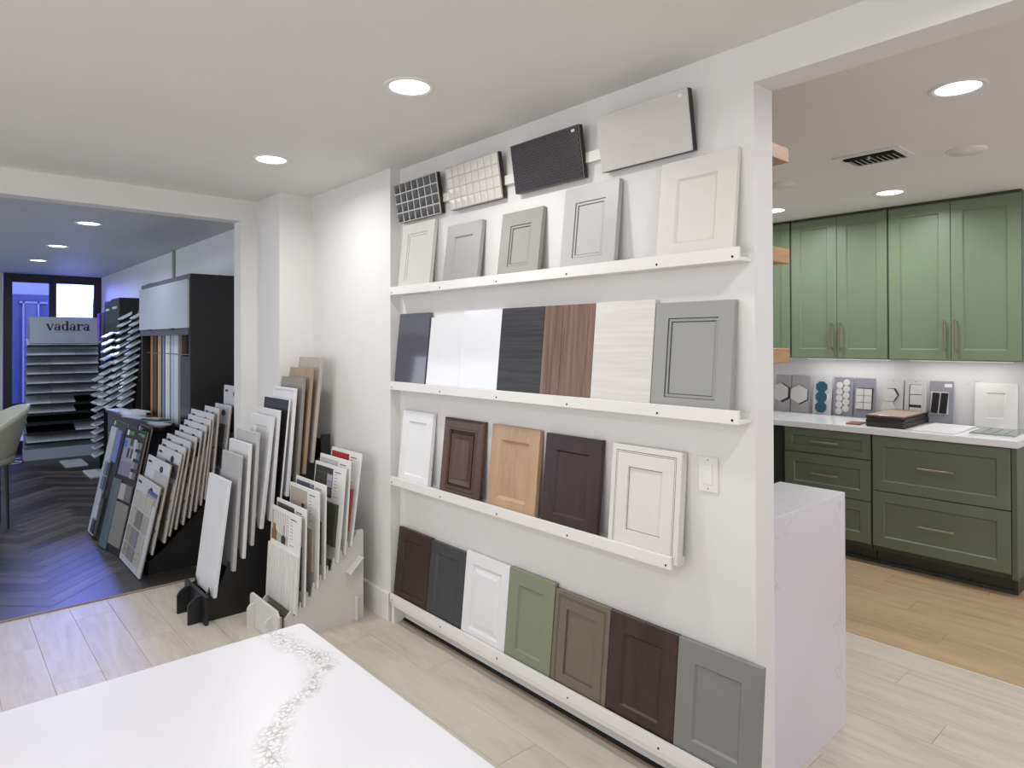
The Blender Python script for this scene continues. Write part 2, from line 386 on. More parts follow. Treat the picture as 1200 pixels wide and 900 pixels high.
# far window
BRZ = paint('2a2524', .4, .03, .02)
def window_bay():
    wn = struct(bpy.data.objects.new('window_1', None)); COL.objects.link(wn); wn.location = (0, 0, 0)
    m = MB()
    y0, y1 = 11.14, 11.24
    for lo, hi in (((.76, 0), (.86, 2.41)), ((1.27, .1), (1.345, 2.41)), ((1.80, 0), (1.885, 2.41)), ((.76, 2.31), (1.885, 2.41)), ((.76, .0), (1.885, .14)), ((.76, .62), (1.885, .72))):
        pass
    for n, (a, b) in enumerate((((.755, 0), (.85, 2.425)), ((1.265, .14), (1.345, 2.32)), ((1.79, 0), (1.884, 2.425)))):
        box('window_frame', (a[0], y0, a[1]), (b[0], y1, b[1]), BRZ, wn, .004)
    for z0, z1 in ((2.31, 2.425), (0, .14), (.56, .66)):
        box('window_rail', (.85, y0+.005, z0), (1.79, y1-.005, z1), BRZ, wn, .004)
    m, nt, bs, N, L = base('window_glass')
    N.remove(bs); tr = N.new('ShaderNodeBsdfTransparent'); gl = N.new('ShaderNodeBsdfGlossy'); gl.inputs['Roughness'].default_value = .02
    tr.inputs['Color'].default_value = (.86, .9, .95, 1)
    fr = N.new('ShaderNodeFresnel'); mx = N.new('ShaderNodeMixShader'); L.new(fr.outputs[0], mx.inputs[0]); L.new(tr.outputs[0], mx.inputs[1]); L.new(gl.outputs[0], mx.inputs[2])
    L.new(mx.outputs[0], N['Material Output'].inputs['Surface'])
    for x0, x1 in ((.85, 1.265), (1.345, 1.79)):
        for z0, z1 in ((.14, .56), (.66, 2.31)):
            box('glass_pane', (x0, 11.185, z0), (x1, 11.193, z1), m, wn)
window_bay()
# beyond the window: a neighbouring facade with a blue door, and pale pavement
EX = paint('8e93b5', .6, .03, .05)
fac = thing('house_front', 'blue panelled entrance front seen through the far window', 'building', Matrix.Translation((0, 13.5, 0)))
box('wall', (-1.5, 0, 2.28), (1.58, .2, 3.6), paint('6c6e7c', .7), fac)
box('blue_cladding', (-1.5, 0, 0), (1.58, .2, 2.28), paint('262d52', .6, .12, .1, 8), fac)
d = box('door', (1.19, -.05, 0), (1.36, 0, 2.13), paint('3d425c', .5, .06), fac, .005)
box('door_trim', (1.16, -.07, 0), (1.185, 0, 2.16), paint('64677c', .5), fac); box('door_trim', (1.36, -.07, 0), (1.385, 0, 2.16), paint('64677c', .5), fac)
box('door_trim', (1.12, -.07, 2.13), (1.5, 0, 2.16), paint('64677c', .5), fac)
struct(box('ground', (-4, 11.4, -.08), (6, 16, -.03), paint('6e7082', .8, .05, .1)))
# slim conduit on far room wall
tag(MB().box((1.868, 7.30, 0), (1.885, 7.36, CH-.005)).build('wall_conduit', paint('8b8a80', .4, .03, 0), None, .003), 'slim vertical metal strip on the far room wall above black cabinet', 'strip')

# ------------------------------------------------------------------ recessed lights, vent, detectors
LENS = emit('lamp_lens', 'ffffff', 6.0)
def lathe(prof, seg=40):
    v, f = [], []
    for r, z in prof:
        for i in range(seg): t = 2*PI*i/seg; v.append((r*math.cos(t), r*math.sin(t), z))
    for k in range(len(prof)-1):
        for i in range(seg): a = k*seg+i; b = k*seg+(i+1) % seg; f.append((a, b, b+seg, a+seg))
    return v, f
def downlight(x, y, z, label, power=LAMP_POWER, color=(1, .995, .985)):
    t = thing('recessed_light', label, 'ceiling light', Matrix.Translation((x, y, z)), 'round recessed downlights')
    v, f = lathe([(.094, 0), (.094, -.004), (.090, -.006), (.074, -.004), (.072, -.001)]); mesh('trim_ring', v, f, TRIM, t, True)
    v, f = lathe([(.072, -.0015), (.0001, -.0015)]); mesh('lamp_lens', v, f, LENS, t)
    l = bpy.data.lights.new('lamp', 'AREA'); l.shape = 'DISK'; l.size = .14; l.energy = power; l.color = color; l.spread = math.radians(165)
    o = bpy.data.objects.new('lamp', l); link(o, t); o.location = (0, 0, -.008)
    return t
downlight(1.317, 2.05, CH, 'round recessed ceiling light nearest the row of mounted tile boards')
downlight(1.313, 3.34, CH, 'round recessed ceiling light nearest the far room opening')
downlight(-.6, 2.05, CH, 'round recessed ceiling light above the left of the island'); downlight(-.6, 3.34, CH, 'round recessed ceiling light out of view left of the opening')
downlight(1.317, .3, CH, 'round recessed ceiling light behind the viewpoint'); downlight(-.6, .3, CH, 'round recessed ceiling light behind the viewpoint on the left')
downlight(2.83, .72, 2.425, 'large recessed light in kitchen ceiling nearest the viewer'); downlight(4.52, 1.52, 2.425, 'recessed kitchen light just above the green upper cabinets')
downlight(4.52, 2.28, 2.425, 'recessed kitchen light half hidden by the wall edge'); downlight(4.52, .5, 2.425, 'recessed kitchen light out of view on the right'); downlight(2.83, -.8, 2.425, 'recessed kitchen light out of view near the front')
FC = (.82, .9, 1)
downlight(.94, 6.06, CH-.005, 'far room ceiling light nearest the opening', 7, FC); downlight(.938, 7.70, CH-.005, 'far room ceiling light, middle one of the visible row', 8, FC); downlight(.936, 9.2, CH-.005, 'far room ceiling light nearest the window', 9, FC)
downlight(-.9, 6.06, CH-.005, 'far room ceiling light out of view on the left', 4, FC); downlight(-.9, 8.5, CH-.005, 'far room ceiling light out of view, deeper on the left', 4, FC)
def cover(x, y, r, label):
    v, f = lathe([(r, 0), (r, -.004), (r-.006, -.012), (.0001, -.013)]); o = mesh('ceiling_cover', v, f, TRIM, None, True); o.location = (x, y, 2.425)
    tag(o, label, 'ceiling cover')
cover(3.79, .93, .085, 'flat round white cover plate on kitchen ceiling right of vent'); cover(3.80, 1.86, .07, 'flat round white cover plate on kitchen ceiling beside the wall edge')
vt = thing('ceiling_vent', 'rectangular white ceiling air vent with dark angled louvres in kitchen', 'vent', Matrix.Translation((3.45, 1.12, 2.425)))
box('backing', (.035, .035, -.003), (.235, .275, -.0005), GAP, vt)
ring_ = MB()
for lo, hi in (((0, 0), (.27, .035)), ((0, .275), (.27, .31)), ((0, .035), (.035, .275)), ((.235, .035), (.27, .275))): ring_.box((lo[0], lo[1], -.008), (hi[0], hi[1], 0))
ring_.build('frame', TRIM, vt)
for i in range(9):
    y = .05+i*.025
    MB().hexa([(.095, y, -.016), (.235, y, -.016), (.235, y+.003, -.016), (.095, y+.003, -.016), (.095, y+.014, -.003), (.235, y+.014, -.003), (.235, y+.017, -.003), (.095, y+.017, -.003)]).build('louvre', TRIM, vt)
for i in range(3):
    x = .045+i*.016
    MB().hexa([(x, .035, -.014), (x+.003, .035, -.014), (x+.003, .275, -.014), (x, .275, -.014), (x+.008, .035, -.003), (x+.011, .035, -.003), (x+.011, .275, -.003), (x+.008, .275, -.003)]).build('louvre', DGREY, vt)
box('lever', (.06, .15, -.024), (.068, .16, -.004), TRIM, vt)

# ------------------------------------------------------------------ display wall: ledges
LX = 1.84
def ledge(z_top, y0, y1, label, board_extra=.0, under=False):
    t = thing('picture_ledge', label, 'shelf', Matrix.Translation((XW, y1, z_top-.042)), 'white picture ledges on the display wall')
    box('shelf_board', (LX+.014-XW, y0-board_extra-y1, 0), (0, 0, .012), LEDGE, t, .0015)
    box('lip', (LX-XW, y0-y1, -.001), (LX+.0135-XW, -.0, .042), LEDGE, t, .0015)
    box('wall_strip', (-.012, y0-board_extra-y1, .012), (0, 0, .03), LEDGE, t)
    ys = [yy for yy in (-.02, -.46, -.88, -1.3, -1.72) if yy > (y0-y1)+.12]+[(y0-y1)+.02]
    for yy in ys:
        if yy < y0-y1: continue
        MB().tube((LX-XW-.0006, yy, .012), (LX-XW+.002, yy, .012), .0042, 8).build('screw', GAP, t)
    if under:
        box('lower_rail', (LX+.006-XW, y0-y1, -.022), (LX+.03-XW, 0, -.001), LEDGE, t, .0015)
        box('end_block', (LX+.01-XW, -.022, -.118), (-.001, 0, -.001), LEDGE, t, .001)
    return t
ledge(1.785, 1.04, 3.06, 'topmost white display ledge, holding grey and off-white doors')
ledge(1.284, 1.043, 3.06, 'second white ledge from the top, holding flat glossy and wood-grain panels')
ledge(.780, 1.288, 3.06, 'third white ledge, short one with five spaced doors below the switch height')
ledge(.158, 1.04, 3.06, 'lowest white ledge just above the floor with seven doors in a row', 0, True)

# sample doors leaning on the ledges
WALNUT = wood('86695a', '523c33', 'z', 4.5, .03, .35, '94766a', .05, 45, (.36, .66))
BLKLIN = wood('38373a', '1d1c1e', 'x', 5.5, .025, .4, '4c4b4e', .4, 45, (.38, .64))
WHTLIN = wood('dbd9d6', 'cecbc7', 'x', 6, .02, .45, 'e6e3de', .5, 45, (.36, .66))
DKBROWN = wood('573a2d', '33211b', 'z', 1.2, .08, .35, '5c3a2f', .05)
MAPLE = wood('ba9a7b', 'a5866a', 'z', .8, .12, .4, 'c6a884', .03)
ESPR = wood('3b2827', '2c1d1c', 'z', 1, .1, .35, '432e2d', .04)
def wall_door(label, yl, yr, z0, z1, mat, style='shaker', f=.057, line=None, t=.02, xb=1.857, fc=None, name='sample_door', grp=None, pmat=None, rec=.008, **k):
    """door leaning on a ledge between yl and yr; z1 is the top, z0 the ledge board"""
    h0 = z1-z0; xt = XW-.003-t; tilt = math.atan2(xt-xb, h0); L = h0/math.cos(tilt)-t*math.tan(tilt)*0
    T = thing(name, label, 'door sample', face_left(yl, xb, z0, tilt), grp)
    door_front(T, yl-yr, L, mat, style, f, t, line, 'frame' if style != 'slab' else 'panel', pmat=pmat, rec=rec, **k)
    return T
def P(c, r=.4, **k): return paint(c, r, .015, .02, 120, **k)
ZL = [1.785-.029, 1.284-.029, .780-.029, .158-.029]
GL = P('3f3c3a')
g1, g2, g3, g4 = 'doors on the topmost ledge', 'panels on the second ledge', 'doors on the third ledge', 'doors on the lowest ledge'
wall_door('off-white door with bevelled recessed panel, leftmost on the topmost ledge', 3.012, 2.72, ZL[0], 2.112, P('cfcdc8'), 'step', .055, grp=g1)
wall_door('plain mid-grey shaker door, shortest on the topmost ledge', 2.610, 2.342, ZL[0], 2.056, P('a19f9f'), 'shaker', .06, grp=g1)
wall_door('warm grey door with stepped moulding, third on the topmost ledge', 2.201, 1.945, ZL[0], 2.056, P('9b9994'), 'step', .062, grp=g1, line=P('6d6b66'))
wall_door('light grey door with dark glazed moulding, fourth on the topmost ledge', 1.818, 1.543, ZL[0], 2.096, P('b9b9b8'), 'step', .062, grp=g1, line=P('77746f'))
wall_door('cream-white shaker door, rightmost and tallest on the topmost ledge', 1.358, 1.072, ZL[0], 2.107, P('dbd8d3'), 'shaker', .066, grp=g1)
wall_door('glossy slate-grey slab panel reflecting the room, leftmost on the second ledge', 3.048, 2.765, ZL[1], 1.643, P('5b5a62', .05, coat=.3), 'slab', grp=g2, name='slab_door')
wall_door('glossy white slab panel beside the slate-grey one, slightly shorter', 2.751, 2.482, ZL[1], 1.616, WHITEG, 'slab', grp=g2, name='slab_door')
wall_door('glossy white slab panel touching the black grained one', 2.481, 2.205, ZL[1], 1.640, WHITEG, 'slab', grp=g2, name='slab_door')
wall_door('black slab panel with fine horizontal grain', 2.203, 1.936, ZL[1], 1.641, BLKLIN, 'slab', grp=g2, name='slab_door')
wn = wall_door('walnut slab panel with vertical brown grain and a centre joint', 1.934, 1.661, ZL[1], 1.641, WALNUT, 'slab', grp=g2, name='slab_door')
box('joint_line', (.105, -.0004, .004), (.1065, .002, .38), GAP, wn)
wall_door('off-white slab panel with fine horizontal wood texture', 1.659, 1.386, ZL[1], 1.642, WHTLIN, 'slab', grp=g2, name='slab_door')
wall_door('mid-grey door with dark double outline around its panel, rightmost on the second ledge', 1.383, 1.084, ZL[1], 1.628, P('9a9b99'), 'step', .054, grp=g2, line=P('4a4a49'))
wall_door('pure white shaker door with slanted panel edge, leftmost on the third ledge', 3.012, 2.735, ZL[2], 1.134, P('e7e7e8'), 'shaker', .055, grp=g3)
wall_door('dark brown wooden door with heavy raised panel', 2.642, 2.332, ZL[2], 1.127, DKBROWN, 'ogee', .05, grp=g3, line=P('1c0f0c'), rec=.01)
wall_door('light maple wooden door with bevelled recessed panel', 2.273, 1.965, ZL[2], 1.127, MAPLE, 'slope', .062, grp=g3, rec=.011)
wall_door('espresso shaker door on the third ledge between maple and off-white doors', 1.929, 1.631, ZL[2], 1.123, ESPR, 'shaker', .062, grp=g3)
wall_door('off-white inset door in face frame with black outlines, right end of the third ledge', 1.571, 1.273, ZL[2], 1.123, P('dcdad5'), 'inset', .06, grp=g3, line=P('1d1c1b'), t=.03, xb=1.853)
wall_door('dark brown shaker door, leftmost on the lowest ledge', 3.057, 2.756, ZL[3], .505, ESPR, 'shaker', .055, grp=g4)
wall_door('charcoal grey door on the lowest ledge beside the white one', 2.752, 2.468, ZL[3], .500, P('3c3c3f'), 'slope', .05, grp=g4)
wall_door('white raised-panel door on the lowest ledge', 2.464, 2.158, ZL[3], .516, P('e3e2e4'), 'raised', .055, grp=g4)
wall_door('sage green shaker door on the lowest ledge', 2.156, 1.880, ZL[3], .518, P('808770'), 'shaker', .062, grp=g4)
wall_door('taupe inset door with dark outline on the lowest ledge', 1.876, 1.592, ZL[3], .503, P('70675a'), 'inset', .05, grp=g4, line=P('2b2723'))
wall_door('espresso brown shaker door, second from the right on the lowest ledge', 1.590, 1.298, ZL[3], .502, ESPR, 'shaker', .062, grp=g4)
wall_door('mid-grey shaker door, rightmost on the lowest ledge at the wall edge', 1.296, .997, ZL[3], .502, P('828382'), 'shaker', .066, grp=g4)

# tile boards mounted high on the wall, tipped forward
rl = tag(box('mounting_rail', (1.900, 1.3, 2.185), (XW, 3.0, 2.225), TRIM), 'white wooden rail on the wall behind the four mounted tile boards', 'rail')
def tile_board(yl, yr, label, kind):
    h = .203; tilt = -math.asin(.031/.2)
    T = thing('tile_board', label, 'tile board', face_left(yl, 1.885, 2.126, tilt), 'mosaic tile boards mounted above the ledges'); w = yl-yr
    # backing with dark edge
    box('backing', (0, .006, 0), (w, .028, h), P('1d1b1b'), T, .001)
    box('face_edge', (.0, .004, .0), (w, .006, h), P('b9a994' if kind != 3 else '3a3736'), T)
    if kind == 0:
        box('grout', (.002, .0015, .002), (w-.002, .0042, h-.002), P('c4c1bc'), T)
        n, m_, g = 7, 4, .0050; mat = P('3b3839', .3)
        cw, ch = (w-.004)/n, (h-.004)/m_
        me = None
        for i in range(n):
            for j in range(m_):
                if me is None:
                    # pillowed tile with a diagonal facet
                    a, b = cw-g, ch-g
                    o = mesh('tile', [(0, 0, 0), (a, 0, 0), (a, 0, b), (0, 0, b), (.003, -.001, .003), (a-.003, -.0025, .003), (a-.003, -.001, b-.003), (.003, -.0035, b-.003)],
                             [(0, 1, 5, 4), (1, 2, 6, 5), (2, 3, 7, 6), (3, 0, 4, 7), (4, 5, 6), (4, 6, 7)], mat, T); me = o.data
                else: o = link(bpy.data.objects.new('tile', me), T)
                o.location = (.002+g/2+i*cw, .002, .002+g/2+j*ch)
    elif kind == 1:
        box('grout', (.002, .0015, .002), (w-.002, .0042, h-.002), P('b3afa9'), T)
        n, m_, g = 8, 4, .0028; mat = P('d3cfc9', .3); cw, ch = (w-.004)/n, (h-.004)/m_; me = None
        for i in range(n):
            for j in range(m_):
                if me is None:
                    a, b = cw-g, ch-g
                    o = mesh('tile', [(0, 0, 0), (a, 0, 0), (a, 0, b), (0, 0, b), (.002, -.0008, .002), (a-.002, -.0008, .002), (a-.002, -.0008, b-.002), (.002, -.0008, b-.002), (a*.75, -.0042, b*.5)],
                             [(0, 1, 5, 4), (1, 2, 6, 5), (2, 3, 7, 6), (3, 0, 4, 7), (4, 5, 8), (5, 6, 8), (6, 7, 8), (7, 4, 8)], mat, T); me = o.data
                else: o = link(bpy.data.objects.new('tile', me), T)
                o.location = (.002+g/2+i*cw, .002, .002+g/2+j*ch)
    else:
        col, gc = (('4b484b', '171618') if kind == 2 else ('cfccc8', 'cbc8c4'))
        box('grout', (.001, .0015, .001), (w-.001, .0042, h-.001), P(gc), T)
        v, f = [], []; r = .0054; n = int(w/.0122); m_ = int(h/.0106)
        for j in range(m_):
            for i in range(n):
                cx = .0065+i*.0122+(.0061 if j % 2 else 0); cz = .006+j*.0106
                if cx > w-.006: continue
                k = len(v)
                v += [(cx+r*math.cos(PI/3*q), .0015, cz+r*math.sin(PI/3*q)) for q in range(6)]+[(cx+r*.8*math.cos(PI/3*q), (-.0005 if kind == 2 else .0011), cz+r*.8*math.sin(PI/3*q)) for q in range(6)]
                f += [tuple(k+6+q for q in range(6))]+[(k+q, k+(q+1) % 6, k+6+(q+1) % 6, k+6+q) for q in range(6)]
        o = mesh('penny_tiles', v, f, P(col, .3), T); o['kind'] = 'stuff'
    if kind >= 2: box('price_sticker', (w-.035, -.0025, h-.024), (w-.018, -.0008, h-.014), CARD, T)
tile_board(3.046, 2.654, 'board of dark charcoal square tiles with white grout, high on the wall', 0)
tile_board(2.578, 2.19, 'board of off-white square pyramid tiles, high on the wall', 1)
tile_board(2.104, 1.712, 'board of tiny dark penny tiles with a white sticker, high on the wall', 2)
tile_board(1.62, 1.227, 'board of tiny off-white tiles with dark edge, rightmost high on the wall', 3)

# light switch
sw = thing('light_switch', 'white rocker light switch plate on the wall beside the third ledge', 'light switch', face_left(1.229, XW-.0065, 1.002))
box('plate', (0, 0, 0), (.0715, .0063, .1155), TRIM, sw, .0015); box('rocker', (.019, -.003, .026), (.0525, .004, .09), WHITEP, sw, .001)
for z in (.011, .1045): MB().tube((.0357, -.0008, z), (.0357, .002, z), .0025, 8).build('screw', P('8a8a88'), sw)

# ------------------------------------------------------------------ island and waterfall peninsula
isl = thing('kitchen_island', 'white quartz island top with a grey-brown crackled vein in the foreground', 'island')
m = MB()
x0, x1, y0, y1, r = -1.7, .585, .42, 1.32, .012
poly = [(x0, y0), (x1, y0)]+[(x1-r+r*math.cos(t*PI/12), y1-r+r*math.sin(t*PI/12)) for t in range(0, 7)]+[(x0, y1)]
m.prism(poly, 'z', .884, .914).build('countertop', QZ, isl, .0015)
box('cabinet_body', (-1.6, .46, .1), (.545, 1.28, .884), P('dcdbd9'), isl, .002); box('toe_kick', (-1.56, .5, 0), (.505, 1.24, .1), P('8b8986'), isl)
pen = thing('waterfall_peninsula', 'white quartz waterfall counter end behind the wall edge', 'counter')
box('countertop', (2.04, 1.067, .885), (2.68, 1.329, .905), QZW, pen, .001)
box('waterfall_side', (2.04, 1.067, 0), (2.68, 1.087, .8849), QZW, pen, .001)
box('end_panel', (2.655, 1.0872, 0), (2.68, 1.329, .8849), QZW, pen, .001); box('core', (2.04, 1.09, 0), (2.65, 1.325, .884), GREEND, pen)
box('socket', (2.07, 1.3292, .80), (2.12, 1.335, .88), BLACK, pen)
pg = tag(MB().box((2.10, 1.26, .9055), (2.125, 1.275, .955)).build('pop_up_socket', BLACK, None, .003), 'small black socket post on the waterfall counter, beside the wall edge', 'socket')

# floating oak shelves on the kitchen side of the wall
for z, lab in ((2.164, 'top oak floating shelf end showing beside the white wall edge'), (1.80, 'middle oak floating shelf end showing beside the white wall edge'), (1.444, 'lowest oak floating shelf end showing beside the white wall edge')):
    o = MB().box((2.04, 1.112, z-.026), (2.32, 2.6, z+.026)).build('floating_shelf', wood('b58f68', '9a7550', 'x', 1.2, .1, .45, 'c49f78', .05), None, .002); tag(o, lab, 'shelf', 'oak floating shelves')

# ------------------------------------------------------------------ kitchen cabinets
def upper_cabinet(yl, yr, label, n=2, zt=2.425):
    w = yl-yr; z0 = 1.362; h = 2.405-z0
    T = thing('upper_cabinet', label, 'cabinet', face_left(yl, 5.0, z0), 'green upper cabinets')
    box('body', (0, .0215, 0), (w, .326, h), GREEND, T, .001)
    box('crown_filler', (0, .012, h+.0002), (w, .326, h+.019), P('3f473a'), T)
    dw = (w-.004)/n
    for i in range(n):
        dd = bpy.data.objects.new('door', None); link(dd, T); dd.location = (.002+i*dw+.001, 0, .004); dd.empty_display_size = .05
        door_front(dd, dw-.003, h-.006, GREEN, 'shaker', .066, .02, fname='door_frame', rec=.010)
        if n == 2:
            hx = dw-.003-.03 if i == 0 else .03
            bar_handle(dd, (hx, 0, .06), (hx, 0, .262), .03, .005)
    return T
upper_cabinet(1.694, .946, 'green shaker double upper cabinet, rightmost in view')
upper_cabinet(2.384, 1.700, 'green shaker double upper cabinet in the middle, over the hexagon tiles')
upper_cabinet(2.76, 2.392, 'narrow green upper cabinet cut off by the white wall edge', 1)
for yy in (1.32, 2.04):
    t = thing('under_cabinet_light', 'slim light bar under the %s green upper cabinet' % ('rightmost' if yy < 1.5 else 'middle'), 'light bar', face_left(yy+.3, 5.16, 1.352))
    box('housing', (0, 0, 0), (.6, .02, .009), TRIM, t); box('diffuser', (.005, .002, -.0012), (.595, .018, -.0001), emit('bar_lens', 'ffffff', 1.5), t)
    l = bpy.data.lights.new('lamp', 'AREA'); l.shape = 'RECTANGLE'; l.size = .58; l.size_y = .014; l.energy = .9; l.color = (1, .99, .97)
    o = bpy.data.objects.new('lamp', l); link(o, t); o.location = (.3, .01, -.004)
def base_cabinet(yl, yr, label, fronts, inset):
    w = yl-yr; X = 4.70
    T = thing('base_cabinet', label, 'cabinet', face_left(yl, X, 0), 'green base cabinets')
    box('body', (0, .0215, .105), (w, .62, .868), P('3d4438'), T); box('toe_kick', (0, .09, .0), (w, .62, .105), P('343a32'), T)
    for z0, z1 in fronts:
        dd = bpy.data.objects.new('drawer', None); link(dd, T); dd.location = (.003, 0, z0); dd.empty_display_size = .05
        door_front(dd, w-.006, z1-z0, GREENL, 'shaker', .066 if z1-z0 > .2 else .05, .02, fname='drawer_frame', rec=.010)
        c = (w-.006)/2; zc = (z1-z0)/2
        bar_handle(dd, (c-.099, 0, zc), (c+.099, 0, zc), .028, .005)
    return T
base_cabinet(1.698, .945, 'green base cabinet with two deep drawers, right end of the run', [(.137, .499), (.505, .865)], 0)
base_cabinet(2.297, 1.705, 'green base cabinet with three drawers behind the waterfall counter', [(.137, .414), (.42, .692), (.698, .866)], 0)
ep = box('cabinet_end_panel', (4.705, .918, .105), (5.33, .944, .868), GREEND, None, .001); tag(ep, 'green end panel closing the right end of the base cabinets', 'panel')
tb = MB(); tb.box((4.775, .93, 0), (5.33, .944, .104)); tb.box((4.775, .944, 0), (4.789, 2.3, .022)); tag(tb.build('toe_moulding', P('353b33'), None), 'dark green toe moulding along the foot of the base cabinets', 'moulding')
tag(box('corner_filler', (4.74, 2.299, 0), (4.80, 2.40, .868), P('3a4136')), 'dark green filler strip at the inner corner of the base cabinets', 'panel')
cr = thing('base_cabinet', 'green base cabinet around the corner, hidden behind the wall edge', 'cabinet', group='green base cabinets')
box('body', (3.9, 2.42, .1), (4.738, 3.29, .868), P('3d4438'), cr); box('body', (4.802, 2.402, 0), (5.32, 3.29, .868), P('3d4438'), cr)
# counter (L-shaped)
m = MB(); m.prism([(4.675, .905), (5.328, .905), (5.328, 3.295), (3.9, 3.295), (3.9, 2.385), (4.675, 2.385)], 'z', .872, .914)
tag(m.build('kitchen_counter', QZC, None, .003, 2), 'glossy white quartz worktop over the green base cabinets', 'worktop')
bs_ = box('backsplash', (5.309, .905, .9145), (5.327, 3.29, 1.361), QZB); tag(bs_, 'white marbled backsplash slab behind the tile samples', 'backsplash')

# samples along the backsplash
CLEARG = paint('adabae', .25, .05, .05, 200); LAV = paint('92909d', .3, .04, .05, 200); PALEC = paint('cfced0', .3, .03, .03)
def lean_board(yl, yr, label, mat, z1=1.209):
    w = yl-yr; T = thing('tile_sample_card', label, 'tile sample', face_left(yl, 5.262, .915, math.atan2(.04, .294)), 'tile sample cards leaning on the backsplash'); h = (z1-.915)/math.cos(.13)
    box('card', (0, 0, 0), (w, .004, h), mat, T, .001); MB().tube((w/2, -.0005, h-.012), (w/2, .002, h-.012), .004, 8).build('hang_hole', P('77757e'), T)
    return T, w, h
def ngon(parent, name, cx, cz, r, n, mat, rot=0, y0=0, t=.008):
    p = [(cx+r*math.cos(rot+2*PI*i/n), cz+r*math.sin(rot+2*PI*i/n)) for i in range(n)]
    return MB().prism(p, 'y', y0-t, y0-.0005).build(name, mat, parent)
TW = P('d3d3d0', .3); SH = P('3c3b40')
T, w, h = lean_board(2.655, 2.527, 'grey card with one large white hexagon tile, leftmost on the counter', CLEARG)
ngon(T, 'hexagon_painted_shadow', .066, .15, .078, 6, SH, PI/6, -.0005, .006); ngon(T, 'hexagon_tile', .045, .155, .076, 6, TW, PI/6, -.008)  # dark hexagon painted in as the white tile's shadow
T, w, h = lean_board(2.52, 2.372, 'grey card with one large white hexagon tile, second from the left', CLEARG)
ngon(T, 'hexagon_painted_shadow', .072, .14, .078, 6, SH, PI/6, -.0005, .006); ngon(T, 'hexagon_tile', .068, .146, .077, 6, TW, PI/6, -.007)  # shadow of the tile put in as a dark hexagon behind it
T, w, h = lean_board(2.343, 2.2, 'grey card with three stacked teal tiles', PALEC)
for k in range(3): ngon(T, 'teal_tile', .066, .055+k*.08, .046, 8, P('2e5c6d', .25), PI/8, -.0005, .008)
box('paper_label', (.02, -.003, .11), (.125, -.0004, .16), CARD, T)
T, w, h = lean_board(2.182, 2.04, 'lavender-grey card with two columns of white round tiles', LAV)
for k in range(5):
    ngon(T, 'round_tile', .043, .035+k*.05, .025, 20, TW, 0, -.0005, .006)
    ngon(T, 'round_tile', .093, .058+k*.05, .025, 20, TW, 0, -.0005, .006)
T, w, h = lean_board(2.03, 1.887, 'lavender-grey card with six square white tiles in a grid', LAV)
box('dark_backing', (.02, -.003, .058), (.132, -.0004, .222), SH, T)
for i in range(2):
    for j in range(3): box('square_tile', (.014+i*.057, -.011, .062+j*.052), (.067+i*.057, -.0032, .111+j*.052), TW, T, .001)
T, w, h = lean_board(1.838, 1.697, 'clear card with two white hexagon tiles, behind the dark board stack', PALEC)
ngon(T, 'hexagon_tile', .065, .185, .052, 6, SH, 0, -.0005, .005); ngon(T, 'hexagon_tile', .055, .18, .052, 6, TW, 0, -.006); ngon(T, 'hexagon_tile', .05, .085, .052, 6, TW, 0, -.006)  # first, dark hexagon is the upper tile's shadow painted in
T, w, h = lean_board(1.686, 1.549, 'clear card with stacked white rectangular tiles on black', PALEC)
box('dark_backing', (.03, -.004, .02), (.108, -.0004, .265), SH, T)
for j, (a, b) in enumerate(((.02, .10), (.12, .19), (.195, .262))): box('rectangular_tile', (.037, -.012, a), (.112, -.0042, b), TW, T, .001)
T, w, h = lean_board(1.528, 1.384, 'lavender card with two black upright tiles in a white holder', LAV)
box('white_holder', (.008, -.004, .068), (.118, -.0004, .222), TW, T)
for i in range(2): MB().hexa([(.012+i*.052, -.012, .072), (.054+i*.052, -.012, .07), (.054+i*.052, -.0042, .07), (.012+i*.052, -.0042, .072), (.022+i*.052, -.012, .215), (.064+i*.052, -.012, .213), (.064+i*.052, -.0042, .213), (.022+i*.052, -.0042, .215)]).build('black_tile', P('222224', .3), T)
box('paper_label', (.09, -.003, .255), (.135, -.0004, .278), CARD, T)
T = thing('sample_door', 'white square shaker sample leaning on the backsplash at the far right', 'door sample', face_left(1.257, 5.255, .915, math.atan2(.035, .294)))
door_front(T, .232, .296, WHITEP, 'shaker', .062, .019)
# stack of dark boards
for k in range(9):
    o = MB().box((-.26, -.115, 0), (.26, .115, .0085)).build('sample_board', P('6b5c55' if k == 8 else '2a2624', .5), None, .0006)
    o.location = (5.02+random.uniform(-.004, .004), 1.645+random.uniform(-.003, .003), .9145+k*.0089); o.rotation_euler = (0, 0, random.uniform(-.015, .015)+.02)
    tag(o, ('lowest', 'second', 'third', 'fourth', 'fifth', 'sixth', 'seventh', 'eighth')[k]+' thin dark board from below in the neat stack on the counter' if k < 8 else 'pinkish-brown topmost board of the stack on the counter', 'sample board', 'stacked boards on the counter')
    if k == 8: box('board_top', (-.259, -.114, .0085), (.259, .114, .0092), P('a28b7d', .5), o); box('label', (-.26, -.02, .0093), (-.225, .04, .0096), CARD, o)
o = MB().box((-.07, -.045, 0), (.07, .045, .009)).build('wood_sample', wood('8a5a3c', '6b422a', 'x', 1, .1), None, .001); o.location = (4.845, 1.855, .9145); o.rotation_euler = (0, 0, .1); tag(o, 'small brown wood sample chip beside the board stack', 'sample board')
o = MB().box((4.72, 1.23, .9145), (5.19, 1.47, .9265)).build('marble_sheet', quartz('marble_sheet_stone', 'e3e2e2', '9e9a97', .8, .3, 4.0), None, .001); tag(o, 'flat white marbled tile sheet lying on the counter', 'tile sample')
